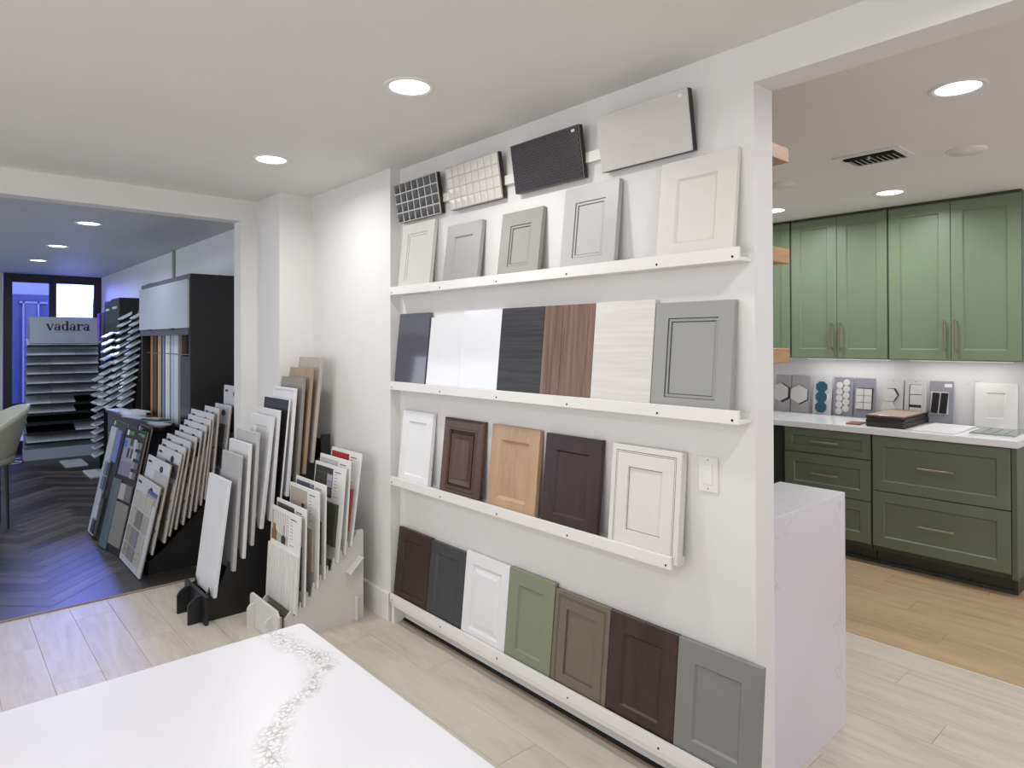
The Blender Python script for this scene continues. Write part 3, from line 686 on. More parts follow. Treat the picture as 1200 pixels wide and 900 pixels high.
T = thing('glass_tile_sheet', 'sheet of grey-green glass tiles lying flat at the counter end', 'tile sample', Matrix.Translation((4.85, .955, .9145)) @ Matrix.Rotation(.02, 4, 'Z'))
box('mesh_backing', (0, 0, 0), (.36, .235, .004), P('c9c9c6'), T)
for i in range(3):
    for j in range(4): box('glass_tile', (.003+i*.119, .003+j*.058, .0042), (.117+i*.119, .056+j*.058, .0105), P('77807e', .1), T, .001)

# ------------------------------------------------------------------ leaning boards in floor racks
def rack_board(name, label, cat, yr, w, xb, zb, xt, zt, grp, t=.018):
    """board seen from its -X face: near edge at y=yr, bottom front (xb,zb) to top front (xt,zt)"""
    L = math.hypot(xt-xb, zt-zb); tilt = math.atan2(xt-xb, zt-zb)
    return thing(name, label, cat, face_left(yr+w, xb, zb, tilt), grp), L
# black rack
def sawtooth(slots, x_front, x_back, post, rise=.0, spike=.05, t=.02):
    pts = [(x_front, 0), (x_back, 0), (x_back, post), (x_back-.05, post), (x_back-.058, post-.02)]
    top = []
    top.append((x_front, max(.05, slots[0][1]+.02)))
    for i, (x, z) in enumerate(slots):
        px = slots[i-1][0]+t+.004 if i else x_front
        pz = slots[i-1][1] if i else max(.05, slots[0][1]+.02)
        top.append((max(px+.002, x-.014), z+spike*.5)) ; top.append((max(px+.004, x-.009), z+spike)); top.append((x-.002, z-.002)); top.append((x+t, z-.002)); 
    top.append((x_back-.06, slots[-1][1]+.02))
    # make x strictly increasing
    out = []; lx = x_front-1e-6
    for x, z in top:
        x = max(x, lx+.0008); out.append((x, z)); lx = x
    return pts+[p for p in reversed(out)]
bslots = [(1.140, .129), (1.240, .248), (1.292, .306), (1.338, .367), (1.388, .451), (1.442, .484), (1.495, .555), (1.537, .608), (1.595, .662), (1.639, .722), (1.689, .782)]
RB = thing('floor_display_rack', 'black stepped wooden floor rack holding tall narrow door samples', 'rack')
for y in (3.722, 3.955):
    MB().prism(sawtooth(bslots, 1.112, 1.825, .936), 'y', y, y+.015).build('side_panel', BLACK, RB)
box('front_plate', (1.094, 3.672, 0), (1.1115, 4.045, .150), BLACK, RB, .0015)
for y in (3.745, 3.945):
    p = [(1.0935, 0), (1.0935, .142), (1.07, .14), (1.04, .118), (1.028, .10), (1.028, 0)]
    MB().prism(p, 'y', y-.008, y+.008).build('foot', BLACK, RB)
box('cross_bar', (1.235, 3.738, .0), (1.249, 3.954, .12), BLACK, RB); box('cross_bar', (1.79, 3.738, .1), (1.805, 3.954, .9), BLACK, RB)
bspec = [('plain white slab sample, foremost in the black rack', 'e0e0e4', 'slab', 1.218, .741, .325), ('light grey slab sample, second in the black rack', 'b4b3b4', 'slab', 1.279, .870, .285),
  ('white slab sample, third in the black rack', 'dededf', 'slab', 1.329, .929, .32), ('pale grey slab sample, fourth in the black rack', 'bdbcbc', 'slab', 1.372, .987, .32),
  ('white shaker sample with recessed panel in the black rack', 'dcdcdd', 'shaker', 1.454, 1.069, .30), ('white slab sample right behind the shaker one in the black rack', 'dbdbdc', 'slab', 1.492, 1.104, .303),
  ('black sample with white edge in the black rack', '222327', 'edge', 1.552, 1.162, .362), ('white framed sample behind the black one', 'e2e2e6', 'shallow', 1.587, 1.225, .31),
  ('grey-taupe sample, third from the back of the black rack', '908a83', 'slab', 1.640, 1.283, .312), ('tan wood-grain sample, second from the back of the black rack', 'wood', 'slab', 1.690, 1.339, .305), ('light greige sample, rearmost and tallest in the black rack', 'b3aba2', 'slab', 1.751, 1.401, .31)]
for (xb, zb), (lab, col, st, xt, zt, w) in zip(bslots, bspec):
    T, L = rack_board('cabinet_sample', lab, 'door sample', 3.69, w, xb, zb, xt, zt, 'samples in the black floor rack')
    mat = wood('a8927a', '957f68', 'z', 1, .06, .45, 'b6a38c') if col == 'wood' else P(col)
    if st == 'slab': box('panel', (0, 0, 0), (w, .018, L), mat, T, .0012)
    elif st == 'shaker': door_front(T, w, L, mat, 'shaker', .058, .02)
    elif st == 'edge': box('panel', (.003, 0, .003), (w-.003, .003, L-.003), mat, T); box('white_edge', (0, .0032, 0), (w, .012, L), WHITEP, T)
    else: door_front(T, w, L, mat, 'shaker', .012, .018, rec=.004)
# white rack with fluted panel samples
WR = paint('d5d3d0', .5, .01, .03, 60)
wslots = [(1.384, .120), (1.427, .149), (1.463, .19), (1.498, .228), (1.536, .263), (1.573, .298), (1.610, .332), (1.651, .368), (1.687, .403)]
RW = thing('floor_display_rack', 'white stepped floor rack holding fluted panel sample boards', 'rack')
def wprofile():
    pts = [(1.335, 0), (1.772, 0), (1.772, .47), (1.765, .478), (1.735, .478)]
    prof = [(1.335, .105)]
    for x, z in wslots:
        prof += [(x-.013, z+.022), (x-.006, z+.026), (x-.003, z-.004), (x+.012, z-.004)]
    out = []; lx = 0
    for x, z in prof: x = max(x, lx+.0008); out.append((x, z)); lx = x
    return pts+list(reversed(out))
for y in (3.222, 3.53): MB().prism(wprofile(), 'y', y, y+.015).build('side_panel', WR, RW)
box('inner_board', (1.36, 3.238, .03), (1.374, 3.529, .10), P('6b5648'), RW)
p = [(3.19, 0), (3.56, 0), (3.56, .15), (3.545, .165), (3.215, .165), (3.19, .14)]
MB().prism(p, 'x', 1.285, 1.30).build('front_plate', WR, RW, .002)
for y in (3.26, 3.50):
    q = [(1.335, 0), (1.335, .11), (1.3005, .11), (1.3005, 0)]; MB().prism(q, 'y', y-.007, y+.007).build('front_tab', WR, RW)
    q = [(1.2845, 0), (1.2845, .125), (1.262, .118), (1.25, .10), (1.25, 0)]; MB().prism(q, 'y', y-.007, y+.007).build('foot', WR, RW)
MB().hexa([(1.665, 3.17, .27), (1.672, 3.17, .262), (1.672, 3.2215, .262), (1.665, 3.2215, .27), (1.745, 3.17, .345), (1.752, 3.17, .337), (1.752, 3.2215, .337), (1.745, 3.2215, .345)]).build('peg', WR, RW, .003)
box('rear_foot', (1.715, 3.195, 0), (1.73, 3.2215, .13), WR, RW, .004); box('cross_bar', (1.757, 3.238, .02), (1.771, 3.529, .45), WR, RW)
def fluted(parent, w, z0, z1, mat, n=16, y0=-.001, dep=.016, irregular=False):
    v = []; f = []; rng = random.Random(5)
    xs = [0]; 
    while xs[-1] < w-.004: xs.append(min(w, xs[-1]+(w/n*(rng.uniform(.55, 1.5) if irregular else 1))))
    prof = []
    for a, b in zip(xs, xs[1:]):
        m_ = (a+b)/2; prof += [(a+.0008, y0-dep*.35), (a+(b-a)*.25, y0-dep), (b-(b-a)*.25, y0-dep), (b-.0008, y0-dep*.35)]
    poly = [(0, y0)]+prof+[(w, y0)]
    return MB().prism(poly, 'z', z0, z1).build('fluted_panel', mat, parent)
def printed_board(idx, slot, xt, zt, w, lab, fcol, photo, ribs=14, irr=False):
    xb, zb = wslots[slot]
    T, L = rack_board('panel_sample_board', lab, 'sample board', 3.2, w, xb, zb, xt, zt, 'fluted samples in the white floor rack')
    box('board', (0, 0, 0), (w, .008, L), WHITEP, T, .0008)
    pz0, pz1 = L*.64, L-.018
    box('photo_print', (.012, -.0012, pz0), (w*.62, .0001, pz1), P(photo[0]), T)
    for (a, b, c, d_), col in photo[1]:
        ww = w*.62-.012; hh = pz1-pz0
        box('photo_detail', (.012+a*ww, -.0018, pz0+c*hh), (.012+b*ww, -.0012, pz0+d_*hh), P(col), T)
    for k in range(9):
        wd = (.7, .25, .3, .28, .35, .3, .33, .15, .5)[k]; z = pz1-.01-k*(pz1-pz0)/9.5
        box('text_print', (w*.68, -.0008, z-.0025 if k else z-.005), (w*.68+w*.27*wd, .0001, z), P('7a7a7e' if k else '57575c'), T)
    fluted(T, w-.040 if slot else w+.004, .075 if slot else .012, L*.60, P(fcol, .5), ribs, -.0005, .014, irr)
W_ = 'board in the white rack'
printed_board(0, 0, 1.409, .608, .37, 'foremost white rack board with white fluted panel, vase photo above', 'd9d8d6', ('b9b4b0', [((.1*k+.03, .1*k+.07, .3, 1), 'ece9e6') for k in range(1, 10)]+[((.04, .34, 0, .35), '8a6a3c'), ((.1, .26, .35, .55), '8a6a3c'), ((.62, .86, 0, .25), '2d2b30'), ((.72, .78, .25, .6), '2d2b30')]), 15, True)
printed_board(1, 1, 1.437, .641, .372, 'second white rack board, mostly hidden, with black fluted panel', '29282b', ('4b4248', []))
printed_board(2, 3, 1.507, .719, .362, 'white rack board with greige fluted panel and beige room photo', 'a59d93', ('b9ada5', [((.68, .84, .1, .55), '2c2f2c'), ((.03, .25, .12, .3), '3a3638'), ((.45, .9, .0, .12), '6a5b50')]))
printed_board(3, 4, 1.543, .749, .366, 'white rack board with black fluted panel and blue-grey photo', '232326', ('56576a', [((.8, .95, 0, 1), '8f90a5')]))
printed_board(4, 6, 1.657, .819, .361, 'white rack board with dark olive fluted panel and dark photo', '3e4033', ('3a3b34', [((.7, .98, .35, .8), 'b5b2c4'), ((0, 1, .78, .8), '6b6b60'), ((0, 1, .55, .57), '6b6b60'), ((.66, 1, .1, .3), '6b5f62')]))
printed_board(5, 7, 1.684, .858, .358, 'white rack board with pale fluted panel behind the olive one', 'c9c7c6', ('bdbcc2', [((.02, .12, .1, .8), '4a4a4f')]))
printed_board(6, 8, 1.750, .889, .348, 'rearmost white rack board with rust-orange fluted panel and red photo', 'a44527', ('8f2b2c', [((.13*k+.02, .13*k+.08, 0, 1), 'c9423e') for k in range(7)]))

# ------------------------------------------------------------------ far room: tile board rack
RT = thing('tile_display_rack', 'low black rack holding many slanted tile sample boards in the far room', 'rack')
for y0_, y1_ in ((4.72, 4.735), (5.16, 5.175)):
    MB().prism([(1.06, 0), (1.80, 0), (1.80, .70), (1.72, .68), (1.62, .58), (1.40, .40), (1.16, .16), (1.06, .08)], 'y', y0_, y1_).build('side_panel', BLACK, RT)
box('front_board', (1.062, 4.736, 0), (1.075, 5.159, .07), BLACK, RT); box('rear_board', (1.801, 4.72, 0), (1.815, 5.175, .70), BLACK, RT)
R2 = thing('tile_display_rack', 'low black rack holding the dark-headed tile boards in the far room', 'rack')
for y0_, y1_ in ((5.29, 5.305), (6.02, 6.035)):
    MB().prism([(1.09, 0), (1.21, 0), (1.21, .42), (1.19, .42), (1.09, .08)], 'y', y0_, y1_).build('side_panel', BLACK, R2)
box('rear_board', (1.2105, 5.29, 0), (1.222, 6.035, .42), BLACK, R2)
TANE = paint('8f7d6d', .7, .05, .05)
def tboard(lab, xb, zb, xt, zt, yr=4.65, w=.56, body='cfd0d3', yaw=0, grp='tile boards in the far room rack'):
    T, L = rack_board('tile_sample_board', lab, 'tile board', yr, w, xb, zb, xt, zt, grp)
    if yaw: T.matrix_world = T.matrix_world @ Matrix.Rotation(yaw, 4, 'Z')
    box('board', (0, 0, 0), (w, .004, L), P(body), T); box('board_edge', (0, .0042, 0), (w, .011, L), TANE, T)
    return T, L
def header(T, w, L, dark=False, logo='2c2c30', hole=True, hx=.68):
    box('logo_print', (.03, -.0008, L-.045), (.03+w*.16, .0001, L-.03), P(logo), T)
    if hole:
        p = [(w*hx+.04*math.cos(t*PI/8)*(1 if abs(math.cos(t*PI/8)) > .3 else 1), L-.055+.022*math.sin(t*PI/8)) for t in range(16)]
        MB().prism(p, 'y', -.0009, .0001).build('hand_hole', P('1b1b1d'), T)
tl = [P(c, .35) for c in ('a3a19b', '98958a', '85848d', 'aeaba5', '7c796f', 'b8b5ae')]
T, L = tboard('white tile board with twelve small square stone tiles, foremost in the far room rack', .993, .006, 1.114, .564, 4.655, .57, 'c3c5cb', .0)
header(T, .57, L)
box('photo_print', (.31, -.0012, L-.13), (.56, .0001, L-.055), P('9c9994'), T); box('photo_print', (.33, -.0018, L-.075), (.56, -.0012, L-.05), P('4a5590'), T)
for r_, zz in enumerate((.405, .285, .165)):
    for c_ in range(3):
        o = box('stone_tile', (.06+c_*.155, -.010, zz-.03), (.185+c_*.155, -.0005, zz+.075), (tl[5] if r_ == 0 else tl[(r_*3+c_) % 5]), T, .002)
for c_ in range(3):
    for k in range(2): box('stone_tile', (.06+c_*.155, -.009, .045+k*.042), (.185+c_*.155, -.0005, .083+k*.042), tl[(c_+1) % 5], T, .002)
    MB().tube((.08+c_*.2, -.001, .022), (.08+c_*.2, .001, .022), .005, 8).build('screw', INK, T)
xs = [(xb, zb, xb+.567*math.sin(math.radians(t)), zb+.567*math.cos(math.radians(t))) for xb, zb, t in ((1.063, .143, 11.2), (1.134, .204, 10.6), (1.164, .242, 10.0), (1.201, .278, 9.3), (1.245, .301, 8.6), (1.283, .338, 8.0), (1.320, .372, 7.3), (1.354, .408, 6.5), (1.380, .445, 5.8))]
labs = ['white marble-look tile board right behind the twelve-tile board', 'board with dark hexagon mosaic photo and grey tiles, third in the far rack', 'white board with brown photo, fourth in the far rack', 'white board with patterned header, fifth in the far rack', 'white board with pink-grey sample strip, sixth in the far rack', 'white board with dark photo, seventh in the far rack', 'tall white board with long label, eighth in the far rack', 'white board with grey room photo, ninth in the far rack', 'dark grey tile board, tenth in the far rack']
hd = [('b9b8b6', None), ('77767a', '3c3b3e'), ('6e6862', '9a948c'), ('a29d96', '55524e'), ('8d7d7c', 'b09c9a'), ('3d3935', '8a857d'), ('c9c9cc', 'b9b9bd'), ('6b6863', 'a9a69f'), ('5a5654', '4d4b4b')]
for (xb, zb, xt, zt), lb, (c1, c2) in zip(xs, labs, hd):
    w = .56 if zb < .3 else .50
    T, L = tboard(lb, xb, zb, xt, zt, 4.65, w); header(T, w, L)
    box('photo_print', (w*.42, -.0014, L-.17), (w-.006, -.0009, L-.075), P(c1), T)
    if c2: 
        for k in range(4): box('photo_detail', (w*.45+k*.06, -.002, L-.16+(k % 2)*.03), (w*.45+k*.06+.04, -.0014, L-.12+(k % 2)*.03), P(c2), T)
    z = L-.20; k = 0
    while z > .12:
        box('stone_tile', (w*.5, -.006, z-.10), (w-.02, -.0005, z), (tl[(k+int(xb*100)) % 6]), T, .002); box('stone_tile', (.03, -.006, z-.10), (w*.46, -.0005, z), (tl[(k+3+int(xb*100)) % 6]), T, .002); z -= .115; k += 1
# two wide boards further back and the labels of the rear row
for lb, a, yr, w in (('white board with grey tiles and dark label hole, rear of the far rack', (1.422, .46, 1.472, 1.044), 4.65, .30), ('board with brown photo corner and grey tiles, rightmost in the far rack', (1.485, .47, 1.55, 1.056), 4.65, .32)):
    T, L = tboard(lb, *a, yr, w); header(T, w, L, hx=.6)
    for k in range(3): box('stone_tile', (.03, -.014, L-.26-k*.15), (w-.02, -.0005, L-.13-k*.15), (P('6c6b6b'), P('5c5b5c'), P('8b8a8a'))[k], T, .002)
for k, (xb, zb, xt, zt, yr, w, lb) in enumerate(((1.58, .60, 1.60, 1.185, 4.60, .34, 'white label board standing behind the far rack, lower one'), (1.64, .66, 1.66, 1.225, 4.60, .30, 'white label board behind the far rack, middle one'), (1.70, .72, 1.72, 1.31, 4.60, .26, 'white label board half hidden by the door jamb, rearmost'))):
    T, L = tboard(lb, xb, zb, xt, zt, yr, w); header(T, w, L)
    box('stone_tile', (.02, -.01, L-.32), (w-.02, -.0005, L-.14), P('5f5e60'), T, .002)
# second column of the rack: boards at Y 5.25 - 5.75
DKB = '1d1e22'
def dark_board(lb, xb, zb, xt, zt, yr, w, yaw=0):
    T, L = rack_board('tile_sample_board', lb, 'tile board', yr, w, xb, zb, xt, zt, 'dark boards in the far room rack')
    T.matrix_world = Matrix.Translation(T.matrix_world.translation) @ Matrix.Rotation(yaw, 4, 'Z') @ T.matrix_world.to_3x3().to_4x4()
    box('board', (0, 0, 0), (w, .004, L), P(DKB, .3), T); box('board_edge', (0, .0042, 0), (w, .012, L), TANE, T); return T, L
T, L = dark_board('dark-headed board with white panel and blue tiles down its side, leftmost in the far rack', .955, .008, 1.130, .870, 5.68, .43)
box('white_panel', (0, -.012, 0), (.19, -.0005, L-.055), P('b9bcc6'), T)
box('logo_print', (.02, -.0012, L-.04), (.05, -.0004, L-.008), P('d5d8e0'), T); box('logo_print', (.055, -.0012, L-.036), (.11, -.0004, L-.015), P('3f8a3c'), T)
box('photo_print', (.205, -.008, L-.30), (.36, -.0005, L-.06), P('6f78b8'), T)
for k in range(5): box('blue_tile', (.12, -.022, L-.42-k*.11), (.21, -.0125, L-.32-k*.11), P(('5f6f92', '5b6c90', 'b9bbc9', 'c2c4d0', '3b3c46')[k], .3), T, .002)
box('rubble_strip', (.21, -.014, .02), (.30, -.0005, .30), paint('3a3c42', .6, .5, .8, 30), T)
T, L = dark_board('dark-headed board with grey-blue plank sample, second from left in the far rack', 1.045, .012, 1.215, .862, 5.33, .39)
box('logo_print', (.05, -.0012, L-.04), (.09, -.0004, L-.008), P('d5d8e0'), T); box('logo_print', (.10, -.0012, L-.036), (.16, -.0004, L-.015), P('4d86a5'), T)
box('plank_sample', (.10, -.012, .0), (.34, -.0005, L-.36), wood('58656c', '46535a', 'z', 1, .05, .35, '6c7a80'), T, .001)
T, L = dark_board('dark-headed board with large room photo and green logo, front of the dark boards', .948, .004, 1.127, .848, 5.24, .40, .12)
box('logo_print', (.04, -.0012, L-.05), (.075, -.0004, L-.012), P('d5d8e0'), T)
for k in range(3): box('logo_print', (.09+k*.03, -.0012, L-.045), (.112+k*.03, -.0004, L-.018), P('4a9a43'), T)
box('logo_print', (.26, -.0012, L-.03), (.31, -.0004, L-.02), P('8a8c92'), T); box('logo_print', (.32, -.0012, L-.04), (.38, -.0004, L-.022), P('4a9a43'), T)
box('photo_print', (.03, -.0012, L-.34), (.26, -.0004, L-.07), P('8b8a9e'), T)
for (a, b, c, d_), col in (((.03, .09, .20, .25), '3763c0'), ((.12, .16, .13, .2), '24232a'), ((.19, .23, .13, .2), '24232a'), ((.14, .20, .22, .27), '33323a'), ((.03, .26, .0, .10), '75738c'), ((.22, .26, .12, .27), 'b7b7c4')):
    box('photo_detail', (a, -.0018, L-.34+c), (b, -.0012, L-.34+d_), P(col), T)
for r_ in range(4):
    for c_ in range(2): box('stone_tile', (.275+c_*.06, -.009, L-.13-r_*.07), (.322+c_*.06, -.0005, L-.085-r_*.07), P(('9b9791', '6e717b', 'a8a49b', '55607a', '8d877e', '5e6068', 'b29f8c', '5a5f6a')[r_*2+c_]), T, .001)
box('stone_tile', (.16, -.012, L-.50), (.27, -.0005, L-.39), P('a5a3a8'), T, .002); box('stone_tile', (.28, -.012, L-.50), (.39, -.0005, L-.39), P('66655f'), T, .002)
box('plank_sample', (.0, -.012, .0), (.15, -.0005, L-.37), wood('58656c', '46535a', 'z', 1, .05, .35, '6c7a80'), T, .001); box('stone_tile', (.16, -.012, .05), (.39, -.0005, L-.52), P('807d78'), T, .002)

# ------------------------------------------------------------------ far room: low cabinet with papers, tall black cabinet
LT = thing('sample_counter', 'low dark counter in the far room covered with papers and samples', 'counter')
MB().prism([(1.27, 7.3), (1.27, 5.52), (1.30, 5.47), (1.34, 5.48), (1.475, 5.72), (1.475, 7.3)], 'z', .825, .85).build('worktop', P('2e211f', .3), LT, .002)
box('body', (1.285, 5.74, 0), (1.475, 7.27, .824), paint('3a4150', .35, .03, .02), LT); 
for k in range(3): box('drawer_line', (1.282, 5.76, .25+k*.19), (1.2848, 7.25, .256+k*.19), P('8d93a3'), LT)
def sheet(x0, x1, y0, y1, z, t, col, lab, rot=0, cat='paper', nm='paper_sheet', mat=None):
    o = MB().box((-(x1-x0)/2, -(y1-y0)/2, 0), ((x1-x0)/2, (y1-y0)/2, t)).build(nm, mat or P(col), None); o.location = ((x0+x1)/2, (y0+y1)/2, z); o.rotation_euler = (0, 0, rot); tag(o, lab, cat)
sheet(1.28, 1.42, 6.9, 7.25, .8505, .006, 'c9cbe0', 'white paper booklet at the far end of the low counter', .1)
sheet(1.28, 1.45, 6.45, 6.85, .8505, .016, 'd3d3db', 'thick white catalogue on the low counter', -.1, 'book', 'catalogue')
sheet(1.30, 1.46, 6.5, 6.8, .867, .012, 'dcdce2', 'smaller white catalogue lying on the thick one', .15, 'book', 'catalogue')
sheet(1.28, 1.38, 6.15, 6.5, .8505, .004, 'b9bccb', 'white leaflet near the middle of the low counter', .2)
sheet(1.32, 1.46, 5.80, 6.2, .8505, .005, '7fb3b0', 'turquoise folder on the low counter', .05, 'folder', 'folder')
sheet(1.30, 1.40, 5.56, 5.80, .8505, .008, 'b4b6ba', 'pale stone sample plate at the near corner of the low counter', .05, 'stone sample', 'stone_sample')
sheet(1.34, 1.44, 5.83, 6.08, .856, .010, '23252b', 'dark round-cornered stone plate on the turquoise folder', .3, 'stone sample', 'stone_sample')
sheet(1.36, 1.42, 5.88, 6.02, .8665, .008, '9a978f', 'small beige stone chip on top of the dark plate', .5, 'stone sample', 'stone_sample')

BC = thing('display_cabinet', 'tall black display cabinet with glossy white lift-up door in the far room', 'cabinet')
X0 = 1.48; Y0, Y1 = 5.33, 6.85; ZT = 2.012
box('side_panel', (X0, Y0, 0), (1.882, Y0+.03, ZT), DGREY, BC, .001); box('side_panel', (X0, Y1-.03, 0), (1.882, Y1, ZT), DGREY, BC, .001)
box('back_panel', (1.86, Y0+.031, 0), (1.882, Y1-.031, ZT), DGREY, BC); box('top_panel', (X0, Y0+.031, ZT-.022), (1.86, Y1-.031, ZT), DGREY, BC)
box('top_rail', (X0-.002, Y0, ZT-.035), (X0-.0001, Y1, ZT), P('55545c'), BC)
box('lift_up_door', (X0-.02, Y0+.02, 1.60), (X0-.001, Y1-.005, ZT-.04), paint('c8d2da', .06, .01, 0, coat=.8), BC, .002)
box('lower_rail', (X0-.012, Y0+.02, 1.548), (X0-.001, Y1-.005, 1.597), P('4d515c', .3), BC, .001)
for y in (5.75, 6.45): box('hinge_clip', (X0-.024, y-.03, 1.592), (X0-.013, y+.03, 1.604), BLACK, BC)
box('shelf', (X0+.041, Y0+.031, 1.391), (1.86, Y1-.031, 1.397), P('6a6b70'), BC); box('shelf', (X0+.02, Y0+.031, .80), (1.86, Y1-.031, .82), DGREY, BC)
strips = [(6.693, 6.619, 'b5764a'), (6.615, 6.575, '2a2022'), (6.57, 6.50, '5a3a30'), (6.495, 6.475, '3a2a26'), (6.44, 6.336, 'bda283'), (6.33, 6.29, '241d1e'), (6.285, 6.24, '8f98ad'), (6.235, 6.19, '59608a'), (6.186, 6.13, 'e4e6ee'), (6.121, 6.051, 'd8d7d0'), (6.045, 6.03, '3a3a3f'), (6.025, 5.94, 'b4bfd0'), (5.935, 5.81, 'c7cfd9'), (5.797, 5.745, '8a7a66'), (5.74, 5.70, '6b5d4e')]
for i, (a, b, c) in enumerate(strips):
    nm = {'b5764a': 'orange-brown', '2a2022': 'near-black brown', '5a3a30': 'walnut brown', '3a2a26': 'thin dark brown', 'bda283': 'tan', '241d1e': 'black', '8f98ad': 'blue-grey', '59608a': 'violet-blue', 'e4e6ee': 'bright white', 'd8d7d0': 'cream white', '3a3a3f': 'thin charcoal', 'b4bfd0': 'pale blue', 'c7cfd9': 'wide pale grey', '8a7a66': 'khaki', '6b5d4e': 'dark khaki'}[c]
    o = box('upright_sample', (X0+.04, b+.003, .8205), (X0+.36, a-.002, 1.39), P(c, .4), None, .001); tag(o, nm+' door sample standing upright in the black display cabinet', 'door sample', 'upright samples in the black cabinet')
    o = box('upright_sample', (X0+.04, b+.003, 1.3975), (X0+.36, a-.002, 1.60), P(c, .4), None, .001); tag(o, nm+' short sample on the upper shelf of the black display cabinet', 'door sample', 'upper samples in the black cabinet')
for z0, z1, lb in ((.8205, 1.38, 'glossy black panel filling the right of the black display cabinet'), (1.3975, 1.56, 'glossy black upper panel at the right of the black display cabinet')):
    o = box('upright_sample', (X0+.03 if z0 < 1 else X0+.07, 5.365, z0), (X0+.05 if z0 < 1 else X0+.09, 5.695, z1), P('1b1c22', .15), None); tag(o, lb, 'door sample')

# ------------------------------------------------------------------ far room: stone sample racks
def slab(name, lab, w, d, t, mat, m, grp):
    o = MB().box((0, 0, -t), (w, d, 0)).build(name, mat, None, .001); o.matrix_world = m; tag(o, lab, 'stone sample', grp); return o
# rack facing the viewer with the sign
VR = thing('slab_display_rack', 'tall grey slab display rack with a vadara sign by the far window', 'display rack')
yb, yf = 10.42, 10.20
GREYP = paint('9fa6b4', .4, .02, .03)
MB().hexa([(.90, yb-.02, 0), (1.725, yb-.02, 0), (1.725, yb, 0), (.90, yb, 0), (.955, yb-.02, 1.82), (1.725, yb-.02, 1.82), (1.725, yb, 1.82), (.955, yb, 1.82)]).build('back_board', GREYP, VR)
box('base_board', (.898, yf, .0), (1.725, yf+.02, .14), GREYP, VR, .002); box('side_board', (.898, yf+.02, 0), (.915, yb-.02, .14), GREYP, VR)
box('sign_panel', (.955, yb-.19, 1.475), (1.725, yb-.17, 1.805), paint('a7adba', .12, .01, 0, coat=.5), VR, .002)
# sign lettering: bold serif lower-case letters
def poly_obj(parent, polys, mat, y, t=.003, name='sign_lettering'):
    m_ = MB()
    for p in polys: m_.prism(p, 'y', y-t, y)
    return m_.build(name, mat, parent)
def arc(cx, cz, rx, rz, a0, a1, w0, w1, n=14):
    """band following an ellipse, width varying w0->w1->w0"""
    o, i = [], []
    for k in range(n+1):
        t = a0+(a1-a0)*k/n; wv = w0+(w1-w0)*math.sin(PI*k/n)
        o.append((cx+rx*math.cos(t), cz+rz*math.sin(t))); i.append((cx+(rx-wv)*math.cos(t), cz+(rz-min(wv, rz*.35))*math.sin(t)))
    return [[o[k], o[k+1], i[k+1], i[k]] for k in range(n)]
def letter(ch, x, z, h):
    k = h; st = .26*k; out = []
    R = lambda a, b, c, d: [(x+a*k, z+c*k), (x+b*k, z+c*k), (x+b*k, z+d*k), (x+a*k, z+d*k)]
    if ch == 'v':
        out = [[(x+.08*k, z+.95*k), (x+.36*k, z+.95*k), (x+.66*k, z+.0*k), (x+.46*k, z+.0*k)], [(x+.46*k, z), (x+.60*k, z), (x+.98*k, z+.95*k), (x+.86*k, z+.95*k)], R(0, .46, .93, 1.0), R(.72, 1.08, .93, 1.0)]; adv = 1.06
    elif ch == 'a':
        out = [R(.52, .78, .0, .72), R(.78, .92, .0, .08)]+[[(x+(.12)*k, z+.70*k), (x+.26*k, z+.62*k), (x+.30*k, z+.80*k), (x+.14*k, z+.84*k)]]+arc(x+.46*k, z+.70*k, .32*k, .30*k, PI*.85, 0, .10*k, .10*k)+arc(x+.34*k, z+.28*k, .30*k, .28*k, PI/2, PI*1.5, .10*k, .24*k)+[R(.34, .56, .48, .57), R(.30, .56, .0, .10)]; adv = .96
    elif ch == 'd':
        out = [R(.62, .88, 0, 1.45), R(.48, .64, 1.38, 1.46), R(.88, 1.0, 0, .08)]+arc(x+.42*k, z+.5*k, .38*k, .5*k, PI/2, PI*1.5, .08*k, .26*k)+[R(.40, .64, .88, 1.0), R(.40, .64, 0, .12)]; adv = 1.04
    elif ch == 'r':
        out = [R(.14, .40, 0, 1.0), R(0, .16, .92, 1.0), R(0, .58, 0, .08)]+arc(x+.62*k, z+.70*k, .28*k, .30*k, PI*.95, PI*.15, .10*k, .12*k)+[[(x+.66*k, z+.72*k), (x+.90*k, z+.72*k), (x+.90*k, z+.92*k), (x+.70*k, z+.96*k)]]; adv = .90
    return out, adv*k
lx = 1.12; polys = []; lh = .086
for ch in 'vadara':
    ps, adv = letter(ch, lx, 1.64, lh); polys += ps; lx += adv-.004
poly_obj(VR, polys, P('1c1d22'), yb-.1905)
m_ = MB()
for k in range(18): 
    if k % 5 == 4: continue
    m_.box((1.205+k*.0125, yb-.192, 1.618), (1.213+k*.0125, yb-.1902, 1.624))
m_.build('sign_tagline', P('555a66'), VR)
zr = [1.445, 1.315, 1.195, 1.075, .955, .835, .70, .585, .465, .335, .215]
